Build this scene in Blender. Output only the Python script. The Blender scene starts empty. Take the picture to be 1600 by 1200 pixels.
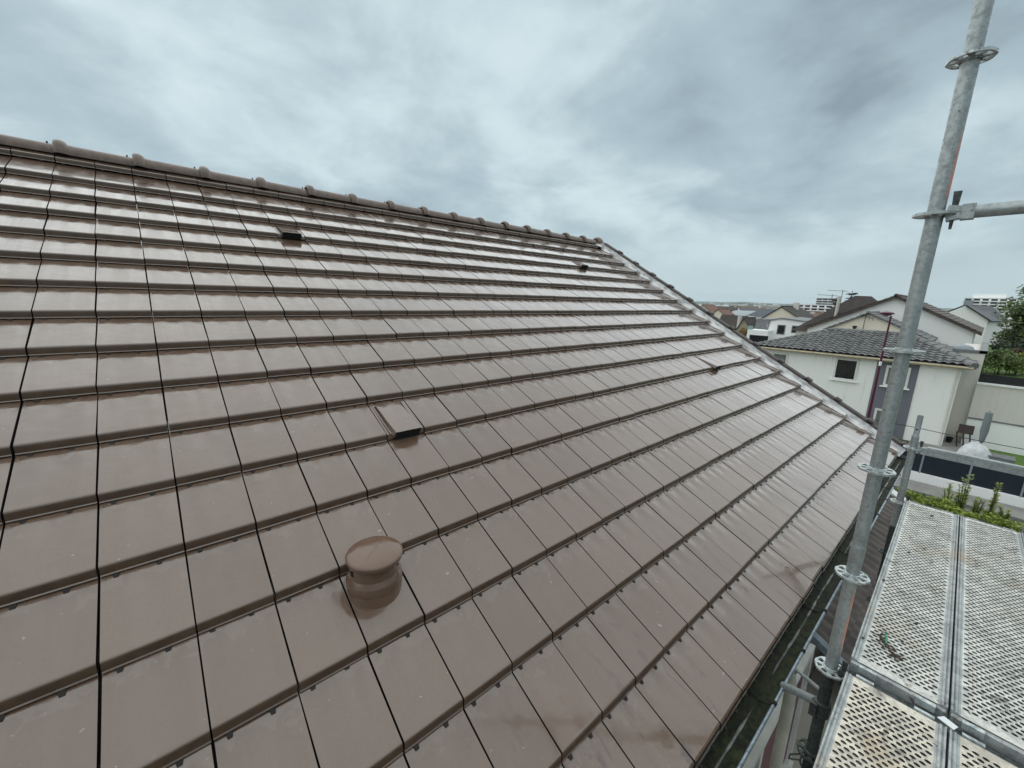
import bpy, math, random
import numpy as np
from mathutils import Vector, Matrix
R = math.radians
random.seed(7)
scene = bpy.context.scene
COL = scene.collection

# ------------------------------------------------------------------ camera
F = 633.5665                                   # focal length in photo pixels (1600 wide)
CAM = np.array([0.29932213, -0.50719781, 2.02193612])
RC = np.array([[0.75776947, -0.65197946, 0.0266122],
               [-0.11731359, -0.17624113, -0.97733136],
               [0.64189014, 0.7374699, -0.2100362]])   # rows: right, down, forward
cd = bpy.data.cameras.new('camera')
cd.sensor_fit = 'HORIZONTAL'; cd.sensor_width = 36.0; cd.lens = 36.0 * F / 1600.0
cd.clip_start = 0.05; cd.clip_end = 40000
cam = bpy.data.objects.new('camera', cd); COL.objects.link(cam)
m = Matrix.Identity(4)
for i in range(3):
    m[i][0] = RC[0][i]; m[i][1] = -RC[1][i]; m[i][2] = -RC[2][i]; m[i][3] = CAM[i]
cam.matrix_world = m
scene.camera = cam
scene.render.engine = 'CYCLES'
scene.render.resolution_x, scene.render.resolution_y = 1024, 768
scene.view_settings.view_transform = 'Standard'
scene.view_settings.look = 'None'
scene.view_settings.exposure = 0.75
scene.view_settings.gamma = 1.0
scene.view_settings.use_curve_mapping = False
scene.cycles.max_bounces = 8
scene.cycles.volume_bounces = 1
scene.cycles.use_denoising = True

def ray(x, y): return RC.T @ np.array([(x - 800) / F, (y - 600) / F, 1.0])
def on(x, y, axis, val):                       # photo pixel -> point on a world plane
    d = ray(x, y); return CAM + d * (val - CAM[axis]) / d[axis]
def px(P):
    c = RC @ (np.array(P, float) - CAM); return np.array([800 + F * c[0] / c[2], 600 + F * c[1] / c[2], c[2]])
def azel(az, el, dist):                        # point seen at azimuth / elevation (degrees) and horizontal distance
    a = R(az); return np.array([CAM[0] + dist * math.cos(a), CAM[1] + dist * math.sin(a), CAM[2] + dist * math.tan(R(el))])

# ------------------------------------------------------------------ node helper
class NT:
    def __init__(s, nt): s.nt = nt; s.n = nt.nodes; s.l = nt.links
    def new(s, t, **kw):
        n = s.n.new(t)
        for k, v in kw.items(): setattr(n, k, v)
        return n
    def put(s, sock, v):
        if v is None: return
        if hasattr(v, 'is_linked') or isinstance(v, bpy.types.NodeSocket): s.l.new(v, sock)
        else: sock.default_value = v
    def math(s, op, a, b=None, c=None, clamp=False):
        n = s.new('ShaderNodeMath', operation=op, use_clamp=clamp)
        for i, v in enumerate((a, b, c)):
            if v is not None: s.put(n.inputs[i], v)
        return n.outputs[0]
    def mix(s, f, a, b, blend='MIX'):
        n = s.new('ShaderNodeMix', data_type='RGBA', blend_type=blend)
        s.put(n.inputs[0], f)
        s.put(n.inputs[6], a if hasattr(a, 'node') else tuple(a) + (1,) * (4 - len(a)))
        s.put(n.inputs[7], b if hasattr(b, 'node') else tuple(b) + (1,) * (4 - len(b)))
        return n.outputs[2]
    def noise(s, vec, scale, detail=4, rough=0.55, dist=0.0):
        n = s.new('ShaderNodeTexNoise')
        if vec is not None: s.l.new(vec, n.inputs['Vector'])
        n.inputs['Scale'].default_value = scale; n.inputs['Detail'].default_value = detail
        n.inputs['Roughness'].default_value = rough; n.inputs['Distortion'].default_value = dist
        return n.outputs[0]
    def rng(s, v, a, b, c=0.0, d=1.0, smooth=True):
        n = s.new('ShaderNodeMapRange', interpolation_type='SMOOTHSTEP' if smooth else 'LINEAR')
        s.put(n.inputs[0], v)
        for i, q in enumerate((a, b, c, d)): s.put(n.inputs[i + 1], q)
        return n.outputs[0]
    def comb(s, x, y, z):
        n = s.new('ShaderNodeCombineXYZ')
        for i, v in enumerate((x, y, z)): s.put(n.inputs[i], v)
        return n.outputs[0]
    def sep(s, v):
        n = s.new('ShaderNodeSeparateXYZ'); s.l.new(v, n.inputs[0]); return n.outputs
    def bump(s, h, strength, dist=0.01):
        n = s.new('ShaderNodeBump'); s.put(n.inputs['Height'], h)
        n.inputs['Strength'].default_value = strength; n.inputs['Distance'].default_value = dist
        return n.outputs[0]

# ------------------------------------------------------------------ world: overcast sky with broken cloud
SUN_EL, SUN_AZ = 54.0, 90.0                   # azimuth counter-clockwise from +X, direction towards the sun
w = bpy.data.worlds.new('World'); scene.world = w; w.use_nodes = True
t = NT(w.node_tree); t.n.clear()
out = t.new('ShaderNodeOutputWorld'); bg = t.new('ShaderNodeBackground')
bg.inputs['Strength'].default_value = 0.086
sky = t.new('ShaderNodeTexSky', sky_type='NISHITA', sun_disc=False)
sky.sun_elevation = R(SUN_EL); sky.sun_rotation = R(90 - SUN_AZ); sky.air_density = 1.0; sky.dust_density = 2.0
tc = t.new('ShaderNodeTexCoord')
x_, y_, z_ = t.sep(tc.outputs['Generated'])[:3]
zz = t.math('MAXIMUM', z_, 0.0)
den = t.math('ADD', zz, 0.30)
pv = t.comb(t.math('ADD', t.math('DIVIDE', x_, den), 13.96), t.math('ADD', t.math('DIVIDE', y_, den), -10.02), -0.26)
n1 = t.noise(pv, 0.95, 6, 0.48, 0.25)
n2 = t.noise(pv, 2.6, 8, 0.55, 0.4)
n3 = t.noise(pv, 6.5, 6, 0.6, 0.3)
cl = t.math('ADD', t.math('ADD', t.math('MULTIPLY', n1, 0.62), t.math('MULTIPLY', n2, 0.29)), t.math('MULTIPLY', n3, 0.09))
c1 = t.rng(cl, 0.37, 0.51)
c2 = t.rng(cl, 0.49, 0.65)
col = t.mix(c1, (1.70, 2.18, 2.48), (2.80, 3.62, 4.00))
col = t.mix(c2, col, (4.6, 5.5, 5.75))
hz = t.rng(z_, 0.0, 0.20)
col = t.mix(hz, (3.85, 4.72, 4.98), col)
col = t.mix(0.06, col, sky.outputs[0])
t.l.new(col, bg.inputs['Color']); t.l.new(bg.outputs[0], out.inputs[0])

sl = bpy.data.lights.new('sun', 'SUN'); sl.energy = 1.35; sl.angle = R(172); sl.color = (1.0, 0.97, 0.92)
so = bpy.data.objects.new('sun', sl); COL.objects.link(so)
sd = Vector((math.cos(R(SUN_EL)) * math.cos(R(SUN_AZ)), math.cos(R(SUN_EL)) * math.sin(R(SUN_AZ)), math.sin(R(SUN_EL))))
so.rotation_euler = sd.to_track_quat('Z', 'Y').to_euler()
so.location = sd * 50

# ------------------------------------------------------------------ materials
MATS = {}
def simple(name, col, rough=0.7, metal=0.0, var=0.0, scale=4.0, col2=None, bump=0.0, bscale=30.0, spec=0.5, detail=5, stretch=None, lo=0.35, hi=0.65):
    """procedural material: two colours blended by noise, fine relief"""
    if name in MATS: return MATS[name]
    ma = bpy.data.materials.new(name); ma.use_nodes = True
    t = NT(ma.node_tree); b = t.n['Principled BSDF']
    b.inputs['Roughness'].default_value = rough; b.inputs['Metallic'].default_value = metal
    b.inputs['Specular IOR Level'].default_value = spec
    geo = t.new('ShaderNodeNewGeometry'); pos = geo.outputs['Position']
    if stretch:
        mp = t.new('ShaderNodeMapping'); t.l.new(pos, mp.inputs[0]); mp.inputs['Scale'].default_value = stretch; pos = mp.outputs[0]
    c2 = col2 or tuple(v * (1 - var) for v in col)
    f = t.rng(t.noise(pos, scale, detail), lo, hi)
    t.l.new(t.mix(f, col, c2), b.inputs['Base Color'])
    if bump: t.l.new(t.bump(t.noise(pos, bscale, 5), bump, 0.01), b.inputs['Normal'])
    MATS[name] = ma; return ma

W, G = 0.27, 0.3730686
TH = R(30); SN, CS = math.sin(TH), math.cos(TH)

def tile_material(name, A, B, C, stain=True):
    ma = bpy.data.materials.new(name); ma.use_nodes = True
    t = NT(ma.node_tree); b = t.n['Principled BSDF']
    pos = t.new('ShaderNodeNewGeometry').outputs['Position']
    X, Y, Z = t.sep(pos)[:3]
    sl = t.math('ADD', t.math('MULTIPLY', Y, CS), t.math('MULTIPLY', Z, SN))
    v = t.math('ADD', t.math('DIVIDE', sl, G), 0.08)
    u = t.math('DIVIDE', X, W)
    fr = t.math('FRACT', v); fu = t.math('FRACT', u)
    wn = t.new('ShaderNodeTexWhiteNoise', noise_dimensions='3D')
    t.l.new(t.comb(t.math('FLOOR', u), t.math('FLOOR', v), 0.0), wn.inputs[0])
    rnd = wn.outputs['Value']
    P2 = t.comb(X, sl, rnd)                                   # slope coordinates in metres
    PS = t.comb(t.math('MULTIPLY', X, 11.0), t.math('MULTIPLY', sl, 1.0), rnd)   # streaks running down the slope
    big = t.noise(P2, 2.2, 5, 0.55, 0.3)
    fine = t.noise(P2, 90.0, 4, 0.6)
    strk = t.noise(PS, 1.0, 5, 0.6, 0.4)
    cmix = t.math('ADD', t.math('MULTIPLY', rnd, 0.55), t.math('MULTIPLY', big, 0.75))
    c = t.mix(t.rng(cmix, 0.2, 0.95), A, B)
    c = t.mix(t.math('MULTIPLY', t.rng(fine, 0.35, 0.75), 0.25), c, tuple(q * 0.72 for q in A))
    # specks of grit
    sp = t.noise(P2, 34.0, 2, 0.5)
    c = t.mix(t.math('MULTIPLY', t.rng(sp, 0.735, 0.76), 0.5), c, (0.33, 0.30, 0.27))
    if stain:                                                 # brown rub marks on the courses next to the eave
        sm = t.noise(t.comb(t.math('MULTIPLY', X, 9.0), t.math('MULTIPLY', sl, 3.0), 3.1), 1.0, 6, 0.68, 0.9)
        low = t.rng(v, 2.6, 0.6)
        f = t.math('MULTIPLY', t.rng(sm, 0.565, 0.64), t.math('MULTIPLY', low, 0.75))
        c = t.mix(f, c, (0.055, 0.032, 0.026))
    # standing water under the nose above, its sky sheen mixed into the colour
    wm = t.noise(t.comb(t.math('MULTIPLY', X, 13.0), t.math('MULTIPLY', sl, 13.0), rnd), 1.0, 3, 0.5, 0.6)
    head = t.math('POWER', fr, 3.0)
    wet = t.rng(t.math('ADD', t.math('MULTIPLY', head, 0.42), wm), 0.80, 0.86)
    c = t.mix(t.math('MULTIPLY', wet, 0.30), c, C)  # sky sheen on the standing water, mixed into the colour
    t.l.new(c, b.inputs['Base Color'])
    ro = t.math('ADD', 0.10, t.math('MULTIPLY', t.rng(strk, 0.35, 0.65), 0.13))
    ro = t.math('ADD', ro, t.math('MULTIPLY', t.rng(big, 0.3, 0.7), 0.05))
    ro = t.math('SUBTRACT', ro, t.math('MULTIPLY', wet, 0.16), clamp=True)
    t.l.new(ro, b.inputs['Roughness'])
    b.inputs['IOR'].default_value = 1.60
    t.l.new(t.rng(strk, 0.34, 0.60, 1.0, 0.84), b.inputs['Coat Weight'])
    t.l.new(t.math('MULTIPLY', ro, 0.38), b.inputs['Coat Roughness'])
    b.inputs['Coat IOR'].default_value = 1.50
    dim = t.math('MULTIPLY', t.math('COSINE', t.math('MULTIPLY', t.math('SUBTRACT', fu, 0.18), 12.566)), t.rng(fr, 0.50, 1.0))
    h = t.math('ADD', t.math('MULTIPLY', dim, 0.0055), t.math('MULTIPLY', t.noise(P2, 6.0, 3, 0.5), 0.009))
    h = t.math('ADD', h, t.math('MULTIPLY', strk, 0.0010))
    h = t.math('ADD', h, t.math('MULTIPLY', fine, 0.0003))
    bp = t.new('ShaderNodeBump'); bp.inputs['Strength'].default_value = 0.8; bp.inputs['Distance'].default_value = 1.0
    t.l.new(h, bp.inputs['Height']); t.l.new(bp.outputs[0], b.inputs['Normal'])
    return ma
M_TILE = tile_material('wet_brown_tile', (0.114, 0.068, 0.044), (0.138, 0.085, 0.057), (0.18, 0.132, 0.102))
M_NOSE = simple('shade_toned_tile_nose', (0.096, 0.057, 0.036), 0.42, var=0.25, scale=18, bump=0.05, bscale=60)  # darker than the tile tops: shade on the noses put into the colour
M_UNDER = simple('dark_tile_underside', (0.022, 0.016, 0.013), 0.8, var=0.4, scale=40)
M_RIDGE = simple('wet_ridge_tile', (0.150, 0.100, 0.076), 0.36, var=0.35, scale=14, bump=0.25, bscale=60)
M_VENT = simple('painted_vent_brown', (0.150, 0.090, 0.062), 0.13, var=0.15, scale=9, bump=0.04, bscale=25)
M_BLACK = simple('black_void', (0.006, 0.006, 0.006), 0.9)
M_MEMB = simple('roof_underlay', (0.02, 0.017, 0.015), 0.9, var=0.3)

def flashing_material():
    ma = bpy.data.materials.new('crumpled_flashing'); ma.use_nodes = True
    t = NT(ma.node_tree); b = t.n['Principled BSDF']
    pos = t.new('ShaderNodeNewGeometry').outputs['Position']
    n = t.noise(pos, 4.5, 4, 0.55, 0.5)
    t.l.new(t.mix(t.rng(n, 0.46, 0.70), (0.60, 0.58, 0.57), (0.34, 0.32, 0.31)), b.inputs['Base Color'])
    b.inputs['Roughness'].default_value = 0.38; b.inputs['Metallic'].default_value = 0.25
    t.l.new(t.bump(t.noise(pos, 9.0, 3, 0.5), 0.7, 0.03), b.inputs['Normal'])
    return ma
M_FLASH = flashing_material()
M_VERGE = simple('verge_tile_dark', (0.075, 0.058, 0.050), 0.55, var=0.4, scale=8, bump=0.2)

def galvanised(name, base, dark, rough=0.45, orange=False, metal=0.55):
    ma = bpy.data.materials.new(name); ma.use_nodes = True
    t = NT(ma.node_tree); b = t.n['Principled BSDF']
    pos = t.new('ShaderNodeNewGeometry').outputs['Position']
    n = t.noise(pos, 60.0, 6, 0.65, 0.2); n2 = t.noise(pos, 9.0, 4, 0.6)
    vo = t.new('ShaderNodeTexVoronoi'); t.l.new(pos, vo.inputs['Vector']); vo.inputs['Scale'].default_value = 95.0
    c = t.mix(t.rng(n, 0.36, 0.66), base, dark)
    c = t.mix(t.math('MULTIPLY', t.rng(n2, 0.45, 0.7), 0.45), c, tuple(v * 1.25 for v in base))
    c = t.mix(t.math('MULTIPLY', vo.outputs['Color'], 0.12), c, dark)
    pit = t.noise(pos, 120.0, 2, 0.5)
    c = t.mix(t.math('MULTIPLY', t.rng(pit, 0.68, 0.73), 0.7), c, (0.05, 0.055, 0.05))
    met = metal
    if orange:                                                  # worn marking paint on one side of the tube
        X, Y, Z = t.sep(pos)[:3]
        band = t.math('ADD', t.math('MULTIPLY', t.rng(Z, 2.39, 2.44), t.rng(Z, 2.66, 2.56)), t.math('MULTIPLY', t.rng(Z, 0.42, 0.52), t.rng(Z, 0.86, 0.80)))
        side = t.rng(Y, -0.326, -0.332)
        pn = t.noise(t.comb(t.math('MULTIPLY', X, 40.0), t.math('MULTIPLY', Y, 40.0), t.math('MULTIPLY', Z, 14.0)), 1.0, 5, 0.6)
        f = t.math('MULTIPLY', t.math('MULTIPLY', band, side), t.rng(pn, 0.40, 0.52))
        c = t.mix(t.math('MULTIPLY', f, 0.8), c, (0.62, 0.20, 0.12))
        inv = t.math('MULTIPLY', t.math('SUBTRACT', 1.0, f), metal)
        t.l.new(inv, b.inputs['Metallic'])
    else: b.inputs['Metallic'].default_value = met
    t.l.new(c, b.inputs['Base Color'])
    t.l.new(t.rng(n, 0.3, 0.7, rough - 0.1, rough + 0.15), b.inputs['Roughness'])
    t.l.new(t.bump(n, 0.25, 0.004), b.inputs['Normal'])
    return ma
M_GALV1 = galvanised('galvanised_steel_marked', (0.38, 0.41, 0.41), (0.27, 0.30, 0.30), orange=True)
M_GALV = galvanised('galvanised_steel', (0.38, 0.41, 0.41), (0.27, 0.30, 0.30))
M_GALVD = galvanised('weathered_dark_steel', (0.085, 0.095, 0.092), (0.04, 0.045, 0.043), 0.5)
M_ROSE = galvanised('rosette_steel', (0.58, 0.62, 0.61), (0.28, 0.31, 0.31), 0.4)
M_GUTR = galvanised('zinc_gutter_rim', (0.30, 0.36, 0.40), (0.17, 0.20, 0.23), 0.4)
def deck_material(name, A, B, rust):
    ma = bpy.data.materials.new(name); ma.use_nodes = True
    t = NT(ma.node_tree); b = t.n['Principled BSDF']
    pos = t.new('ShaderNodeNewGeometry').outputs['Position']
    n = t.noise(pos, 16.0, 6, 0.65, 0.5); n2 = t.noise(pos, 3.2, 5, 0.6); n3 = t.noise(pos, 85.0, 4, 0.6)
    c = t.mix(t.rng(n, 0.38, 0.62), A, B)
    c = t.mix(t.math('MULTIPLY', t.rng(n3, 0.5, 0.72), 0.55), c, tuple(v * 0.38 for v in A))
    c = t.mix(t.math('MULTIPLY', t.rng(n2, 0.52, 0.70), 0.6), c, rust)
    n4 = t.noise(pos, 9.0, 7, 0.72, 1.2)
    c = t.mix(t.math('MULTIPLY', t.rng(n4, 0.57, 0.66), 0.75), c, (0.10, 0.095, 0.085))
    n5 = t.noise(pos, 42.0, 3, 0.6, 0.4)
    c = t.mix(t.math('MULTIPLY', t.rng(n5, 0.66, 0.70), 0.8), c, (0.06, 0.055, 0.05))
    t.l.new(c, b.inputs['Base Color']); b.inputs['Metallic'].default_value = 0.15
    b.inputs['Roughness'].default_value = 0.55
    t.l.new(t.bump(n3, 0.3, 0.003), b.inputs['Normal'])
    return ma
M_DECK = deck_material('galvanised_deck', (0.70, 0.69, 0.64), (0.47, 0.47, 0.44), (0.42, 0.36, 0.27))
M_DECKN = deck_material('cement_stained_deck', (0.74, 0.68, 0.57), (0.48, 0.44, 0.38), (0.46, 0.36, 0.24))
M_DECKF = deck_material('deck_frame_steel', (0.44, 0.46, 0.45), (0.30, 0.32, 0.32), (0.34, 0.26, 0.18))

# ------------------------------------------------------------------ mesh helpers
class MB:
    def __init__(s): s.v = []; s.f = []; s.m = []
    def add(s, vs, fs, mi=0):
        o = len(s.v); s.v.extend([tuple(map(float, q)) for q in vs])
        for f in fs: s.f.append(tuple(i + o for i in f)); s.m.append(mi)
        return s
    def box(s, lo, hi, mi=0):
        (a, b, c), (d, e, f) = lo, hi
        return s.add([(a, b, c), (d, b, c), (d, e, c), (a, e, c), (a, b, f), (d, b, f), (d, e, f), (a, e, f)],
                     [(0, 3, 2, 1), (4, 5, 6, 7), (0, 1, 5, 4), (1, 2, 6, 5), (2, 3, 7, 6), (3, 0, 4, 7)], mi)
    def hexa(s, b4, t4, mi=0):
        return s.add(list(b4) + list(t4), [(3, 2, 1, 0), (4, 5, 6, 7), (0, 1, 5, 4), (1, 2, 6, 5), (2, 3, 7, 6), (3, 0, 4, 7)], mi)
    def bar(s, p0, p1, wd, ht, mi=0, up=(0, 0, 1)):
        p0, p1 = Vector(p0), Vector(p1); d = (p1 - p0).normalized(); up = Vector(up)
        sd = d.cross(up)
        if sd.length < 1e-4: sd = d.cross(Vector((1, 0, 0)))
        sd.normalize(); u = sd.cross(d)
        q = [(-1, -1), (1, -1), (1, 1), (-1, 1)]
        return s.hexa([p0 + sd * a * wd / 2 + u * b * ht / 2 for a, b in q], [p1 + sd * a * wd / 2 + u * b * ht / 2 for a, b in q], mi)
    def tube(s, pts, rad, seg=12, mi=0, cap=True):
        pts = [Vector(p) for p in pts]; rads = rad if isinstance(rad, (list, tuple)) else [rad] * len(pts)
        rings = []
        ref = None
        for i, p in enumerate(pts):
            d = (pts[min(i + 1, len(pts) - 1)] - pts[max(i - 1, 0)]).normalized()
            if ref is None: ref = Vector((1, 0, 0)) if abs(d.x) < 0.9 else Vector((0, 1, 0))
            a = (ref - d * ref.dot(d)).normalized(); b = d.cross(a); ref = a
            rings.append([p + (a * math.cos(2 * math.pi * k / seg) + b * math.sin(2 * math.pi * k / seg)) * rads[i] for k in range(seg)])
        vs = [q for r in rings for q in r]; fs = []
        for i in range(len(pts) - 1):
            for k in range(seg):
                k2 = (k + 1) % seg
                fs.append((i * seg + k, i * seg + k2, (i + 1) * seg + k2, (i + 1) * seg + k))
        if cap:
            fs.append(tuple(reversed(range(seg)))); fs.append(tuple((len(pts) - 1) * seg + k for k in range(seg)))
        return s.add(vs, fs, mi)
    def lathe(s, prof, c, seg=32, mi=0, ax=None):
        """prof: (radius, height) list, revolved about vertical (or ax matrix) through c"""
        c = Vector(c); vs = []; fs = []
        for r, h in prof:
            for k in range(seg):
                a = 2 * math.pi * k / seg; p = Vector((r * math.cos(a), r * math.sin(a), h))
                vs.append(c + (ax @ p if ax else p))
        for i in range(len(prof) - 1):
            for k in range(seg):
                k2 = (k + 1) % seg
                fs.append((i * seg + k, i * seg + k2, (i + 1) * seg + k2, (i + 1) * seg + k))
        return s.add(vs, fs, mi)
    def prism(s, poly, d, mi=0):
        """polygon (3-D points) swept by vector d"""
        n = len(poly); d = Vector(d); a = [Vector(p) for p in poly]; b = [p + d for p in a]
        fs = [tuple(reversed(range(n))), tuple(range(n, 2 * n))] + [(i, (i + 1) % n, n + (i + 1) % n, n + i) for i in range(n)]
        return s.add(a + b, fs, mi)
    def mesh(s, name, mats, smooth=None):
        me = bpy.data.meshes.new(name); me.from_pydata(s.v, [], s.f)
        for ma in (mats if isinstance(mats, (list, tuple)) else [mats]): me.materials.append(ma)
        me.polygons.foreach_set('material_index', s.m)
        me.validate(); me.update()
        import bmesh
        bm = bmesh.new(); bm.from_mesh(me); bmesh.ops.recalc_face_normals(bm, faces=bm.faces) if len(s.f) < 60000 else None
        bm.to_mesh(me); bm.free()
        if smooth is not None:
            me.polygons.foreach_set('use_smooth', [True] * len(me.polygons)); me.set_sharp_from_angle(angle=R(smooth))
        return me
def link(name, data, parent=None, loc=None):
    o = bpy.data.objects.new(name, data); COL.objects.link(o)
    if loc is not None: o.location = loc
    if parent is not None:
        o.parent = parent
        o.matrix_parent_inverse = Matrix.Translation(-parent.location)   # geometry is written in world coordinates
    return o
def obj(name, mb, mats, parent=None, smooth=None):
    me = mb if isinstance(mb, bpy.types.Mesh) else mb.mesh(name, mats, smooth)
    return link(name, me, parent)
def tag(o, label, cat, group=None, kind=None):
    if label: o['label'] = label
    if cat: o['category'] = cat
    if group: o['group'] = group
    if kind: o['kind'] = kind
    return o
def thing(name, label, cat, loc=(0, 0, 0), group=None):
    o = link(name, None, None, loc); o.empty_display_size = 0.2
    return tag(o, label, cat, group)
def structure(name, mb, mats, smooth=None):
    o = obj(name, mb, mats, None, smooth); o['kind'] = 'structure'; return o

GROUND = -5.5

# ================================================================== ground and terrain
def ground_z(x, y):
    d = math.hypot(x - CAM[0], y - CAM[1]); az = math.degrees(math.atan2(y - CAM[1], x - CAM[0]))
    side = min(1.0, max(0.0, (az - 3.0) / 8.0)) if -90 < az < 170 else 0.0     # the hill falls away to the left of the street
    drop = float(np.interp(d, [0, 40, 120, 250, 700, 1500, 4000, 6000, 9000], [0, 0, 2.0, 5, 10, 17, 26, 30, 30]))
    flat = float(np.interp(d, [0, 40, 70, 200, 700, 1500, 4000, 9000], [0, 0, -2.0, -1.0, 14, 30, 40, 44]))
    hill = float(np.interp(d, [6000, 7500, 9000, 12000], [0, 40, 62, 72])) * (0.8 + 0.12 * math.sin(az * 0.7) + 0.1 * math.sin(az * 1.9 + 1))
    return GROUND - (drop * side + flat * (1 - side)) + hill
mb = MB()
rad = [0, 10, 20, 30, 36, 42, 50, 60, 75, 95, 120, 160, 220, 300, 420, 560, 700, 1000, 1500, 2200, 3200, 4500, 6000, 6700, 7500, 8300, 9000, 10500, 12000]
NA = 180
for r in rad:
    for k in range(NA):
        a = 2 * math.pi * k / NA
        x, y = CAM[0] + r * math.cos(a), CAM[1] + r * math.sin(a)
        mb.v.append((x, y, ground_z(x, y)))
for i in range(len(rad) - 1):
    for k in range(NA):
        k2 = (k + 1) % NA
        mb.f.append((i * NA + k, (i + 1) * NA + k, (i + 1) * NA + k2, i * NA + k2)); mb.m.append(0)
M_GROUND = simple('earth_and_grass', (0.05, 0.07, 0.03), 0.95, col2=(0.09, 0.09, 0.06), scale=0.12, detail=8, bump=0.3, bscale=3)
structure('ground', mb, M_GROUND, 60)

structure('added_dark_yard', MB().box((-25, -14, GROUND - .3), (16.79, 0.0, GROUND + .008)), simple('added_yard_asphalt', (0.035, 0.035, 0.034), 0.9, col2=(0.055, 0.053, 0.05), scale=2))  # dark ground added below the deck so its perforations read dark
# ================================================================== the house whose roof fills the picture
house = thing('house', 'long tiled house roof in wet brown flat tiles with ridge and vents', 'house', (4.0, 5.0, GROUND))
M_WALL = simple('cream_render', (0.56, 0.52, 0.44), 0.85, var=0.15, scale=1.5, bump=0.15, bscale=60)
RIDGE_Y = 17.78 * G * CS
X0R, X1R = -13 * W - 0.002, 8.28                 # extent of the roof along the ridge
wl = MB()
yb = 2 * RIDGE_Y
wl.prism([(X0R + .05, 0.06, GROUND), (X0R + .05, 0.06, -0.10), (X0R + .05, RIDGE_Y, RIDGE_Y * SN / CS - .16), (X0R + .05, yb - .06, -.10), (X0R + .05, yb - .06, GROUND)], (X1R - X0R - .07, 0, 0))
obj('wall', wl, M_WALL, house)
def SP(x, u, n):                                # slope coordinates (u metres up the slope, n off the slope) -> world
    return (x, u * CS - n * SN, u * SN + n * CS)
rf = MB()
a = [SP(X0R, -0.01, -0.075), SP(X1R, -0.01, -0.075), SP(X1R, 17.78 * G, -0.075), SP(X0R, 17.78 * G, -0.075)]
b = [SP(X0R, -0.01, -0.105), SP(X1R, -0.01, -0.105), SP(X1R, 17.78 * G, -0.105), SP(X0R, 17.78 * G, -0.105)]
rf.hexa(b, a)
roof = obj('roof', rf, M_MEMB, house)
# far slope behind the ridge
fs_ = MB()
zr = 17.78 * G * SN - 0.03
fs_.hexa([(X0R, RIDGE_Y, zr - .05), (X1R, RIDGE_Y, zr - .05), (X1R, yb, -.05), (X0R, yb, -.05)], [(X0R, RIDGE_Y, zr), (X1R, RIDGE_Y, zr), (X1R, yb, 0), (X0R, yb, 0)])
obj('rear_roof_slope', fs_, M_VERGE, house)

GAP = 0.0038
def tile_mb(width=W, head=G * 1.22, gap=GAP, teeth=True):
    """flat interlocking tile: x across, y up the slope, z off the slope; nose edge at y=0, z=0"""
    mb = MB(); k = -0.0485 / G
    prof = [(-0.0200, -0.0385), (-0.0268, -0.0382), (-0.0272, -0.0362), (-0.0218, -0.0340), (-0.0145, -0.0205), (-0.0062, -0.0062), (-0.0025, -0.0020), (0.0015, -0.0004), (0.009, k * 0.009),
            (head, k * head), (head, k * head - 0.014), (0.03, -0.028), (0.012, -0.0385)]
    x0, x1 = gap, width - gap
    n = len(prof)
    vs = [(x0, p, q) for p, q in prof] + [(x1, p, q) for p, q in prof]
    fs = [(i, (i + 1) % n, n + (i + 1) % n, n + i) for i in range(n)]
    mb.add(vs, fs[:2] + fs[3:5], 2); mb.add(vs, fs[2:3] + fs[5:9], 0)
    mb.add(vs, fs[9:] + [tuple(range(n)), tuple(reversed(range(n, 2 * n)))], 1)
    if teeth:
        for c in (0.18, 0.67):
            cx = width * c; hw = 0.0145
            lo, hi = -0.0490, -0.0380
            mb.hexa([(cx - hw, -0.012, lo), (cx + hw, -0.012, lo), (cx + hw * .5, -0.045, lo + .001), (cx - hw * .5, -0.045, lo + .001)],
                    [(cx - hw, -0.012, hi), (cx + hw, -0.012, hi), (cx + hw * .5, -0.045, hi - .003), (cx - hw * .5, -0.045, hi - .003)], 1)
    return mb
def weld(mb):                                   # merge doubled vertices of the two material groups
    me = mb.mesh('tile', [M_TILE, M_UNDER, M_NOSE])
    import bmesh
    bm = bmesh.new(); bm.from_mesh(me); bmesh.ops.remove_doubles(bm, verts=bm.verts, dist=1e-5)
    bmesh.ops.recalc_face_normals(bm, faces=bm.faces); bm.to_mesh(me); bm.free()
    me.polygons.foreach_set('use_smooth', [True] * len(me.polygons)); me.set_sharp_from_angle(angle=R(38))
    return me
TILE = weld(tile_mb())
ROOFROT = Matrix.Rotation(TH, 4, 'X')
rng = random.Random(11)
places = []
C0, C1, NR = -13, 30, 18
for r in range(NR):
    for c in range(C0, C1):
        if (r, c) in ((6, 5), (14, 5), (14, 23), (6, 23)): continue
        rr = r if r < 17 else 17.2
        jig = (rng.gauss(0, .0010), rng.gauss(0, .0016), rng.gauss(0, .0008), rng.gauss(0, .0030), rng.gauss(0, .0022), rng.gauss(0, .0034))
        mt = Matrix.Translation(SP(c * W + jig[0], rr * G + jig[1], jig[2])) @ ROOFROT @ Matrix.Rotation(jig[3], 4, 'Z') @ Matrix.Rotation(jig[4], 4, 'X') @ Matrix.Rotation(jig[5], 4, 'Y')
        q = [px(SP((c + i) * W, (rr + j) * G, 0)) for i, j in ((0, 0), (1, 0), (1, 1), (0, 1))]
        if min(p[2] for p in q) < 0.15: area = 0.0
        else:
            cl = [(min(max(p[0], 0), 1600), min(max(p[1], 0), 1200)) for p in q]
            area = 0.5 * abs(sum(cl[i][0] * cl[(i + 1) % 4][1] - cl[(i + 1) % 4][0] * cl[i][1] for i in range(4)))
        places.append((area, r, c, mt))
places.sort(key=lambda p: -p[0])
NV = 296
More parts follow.
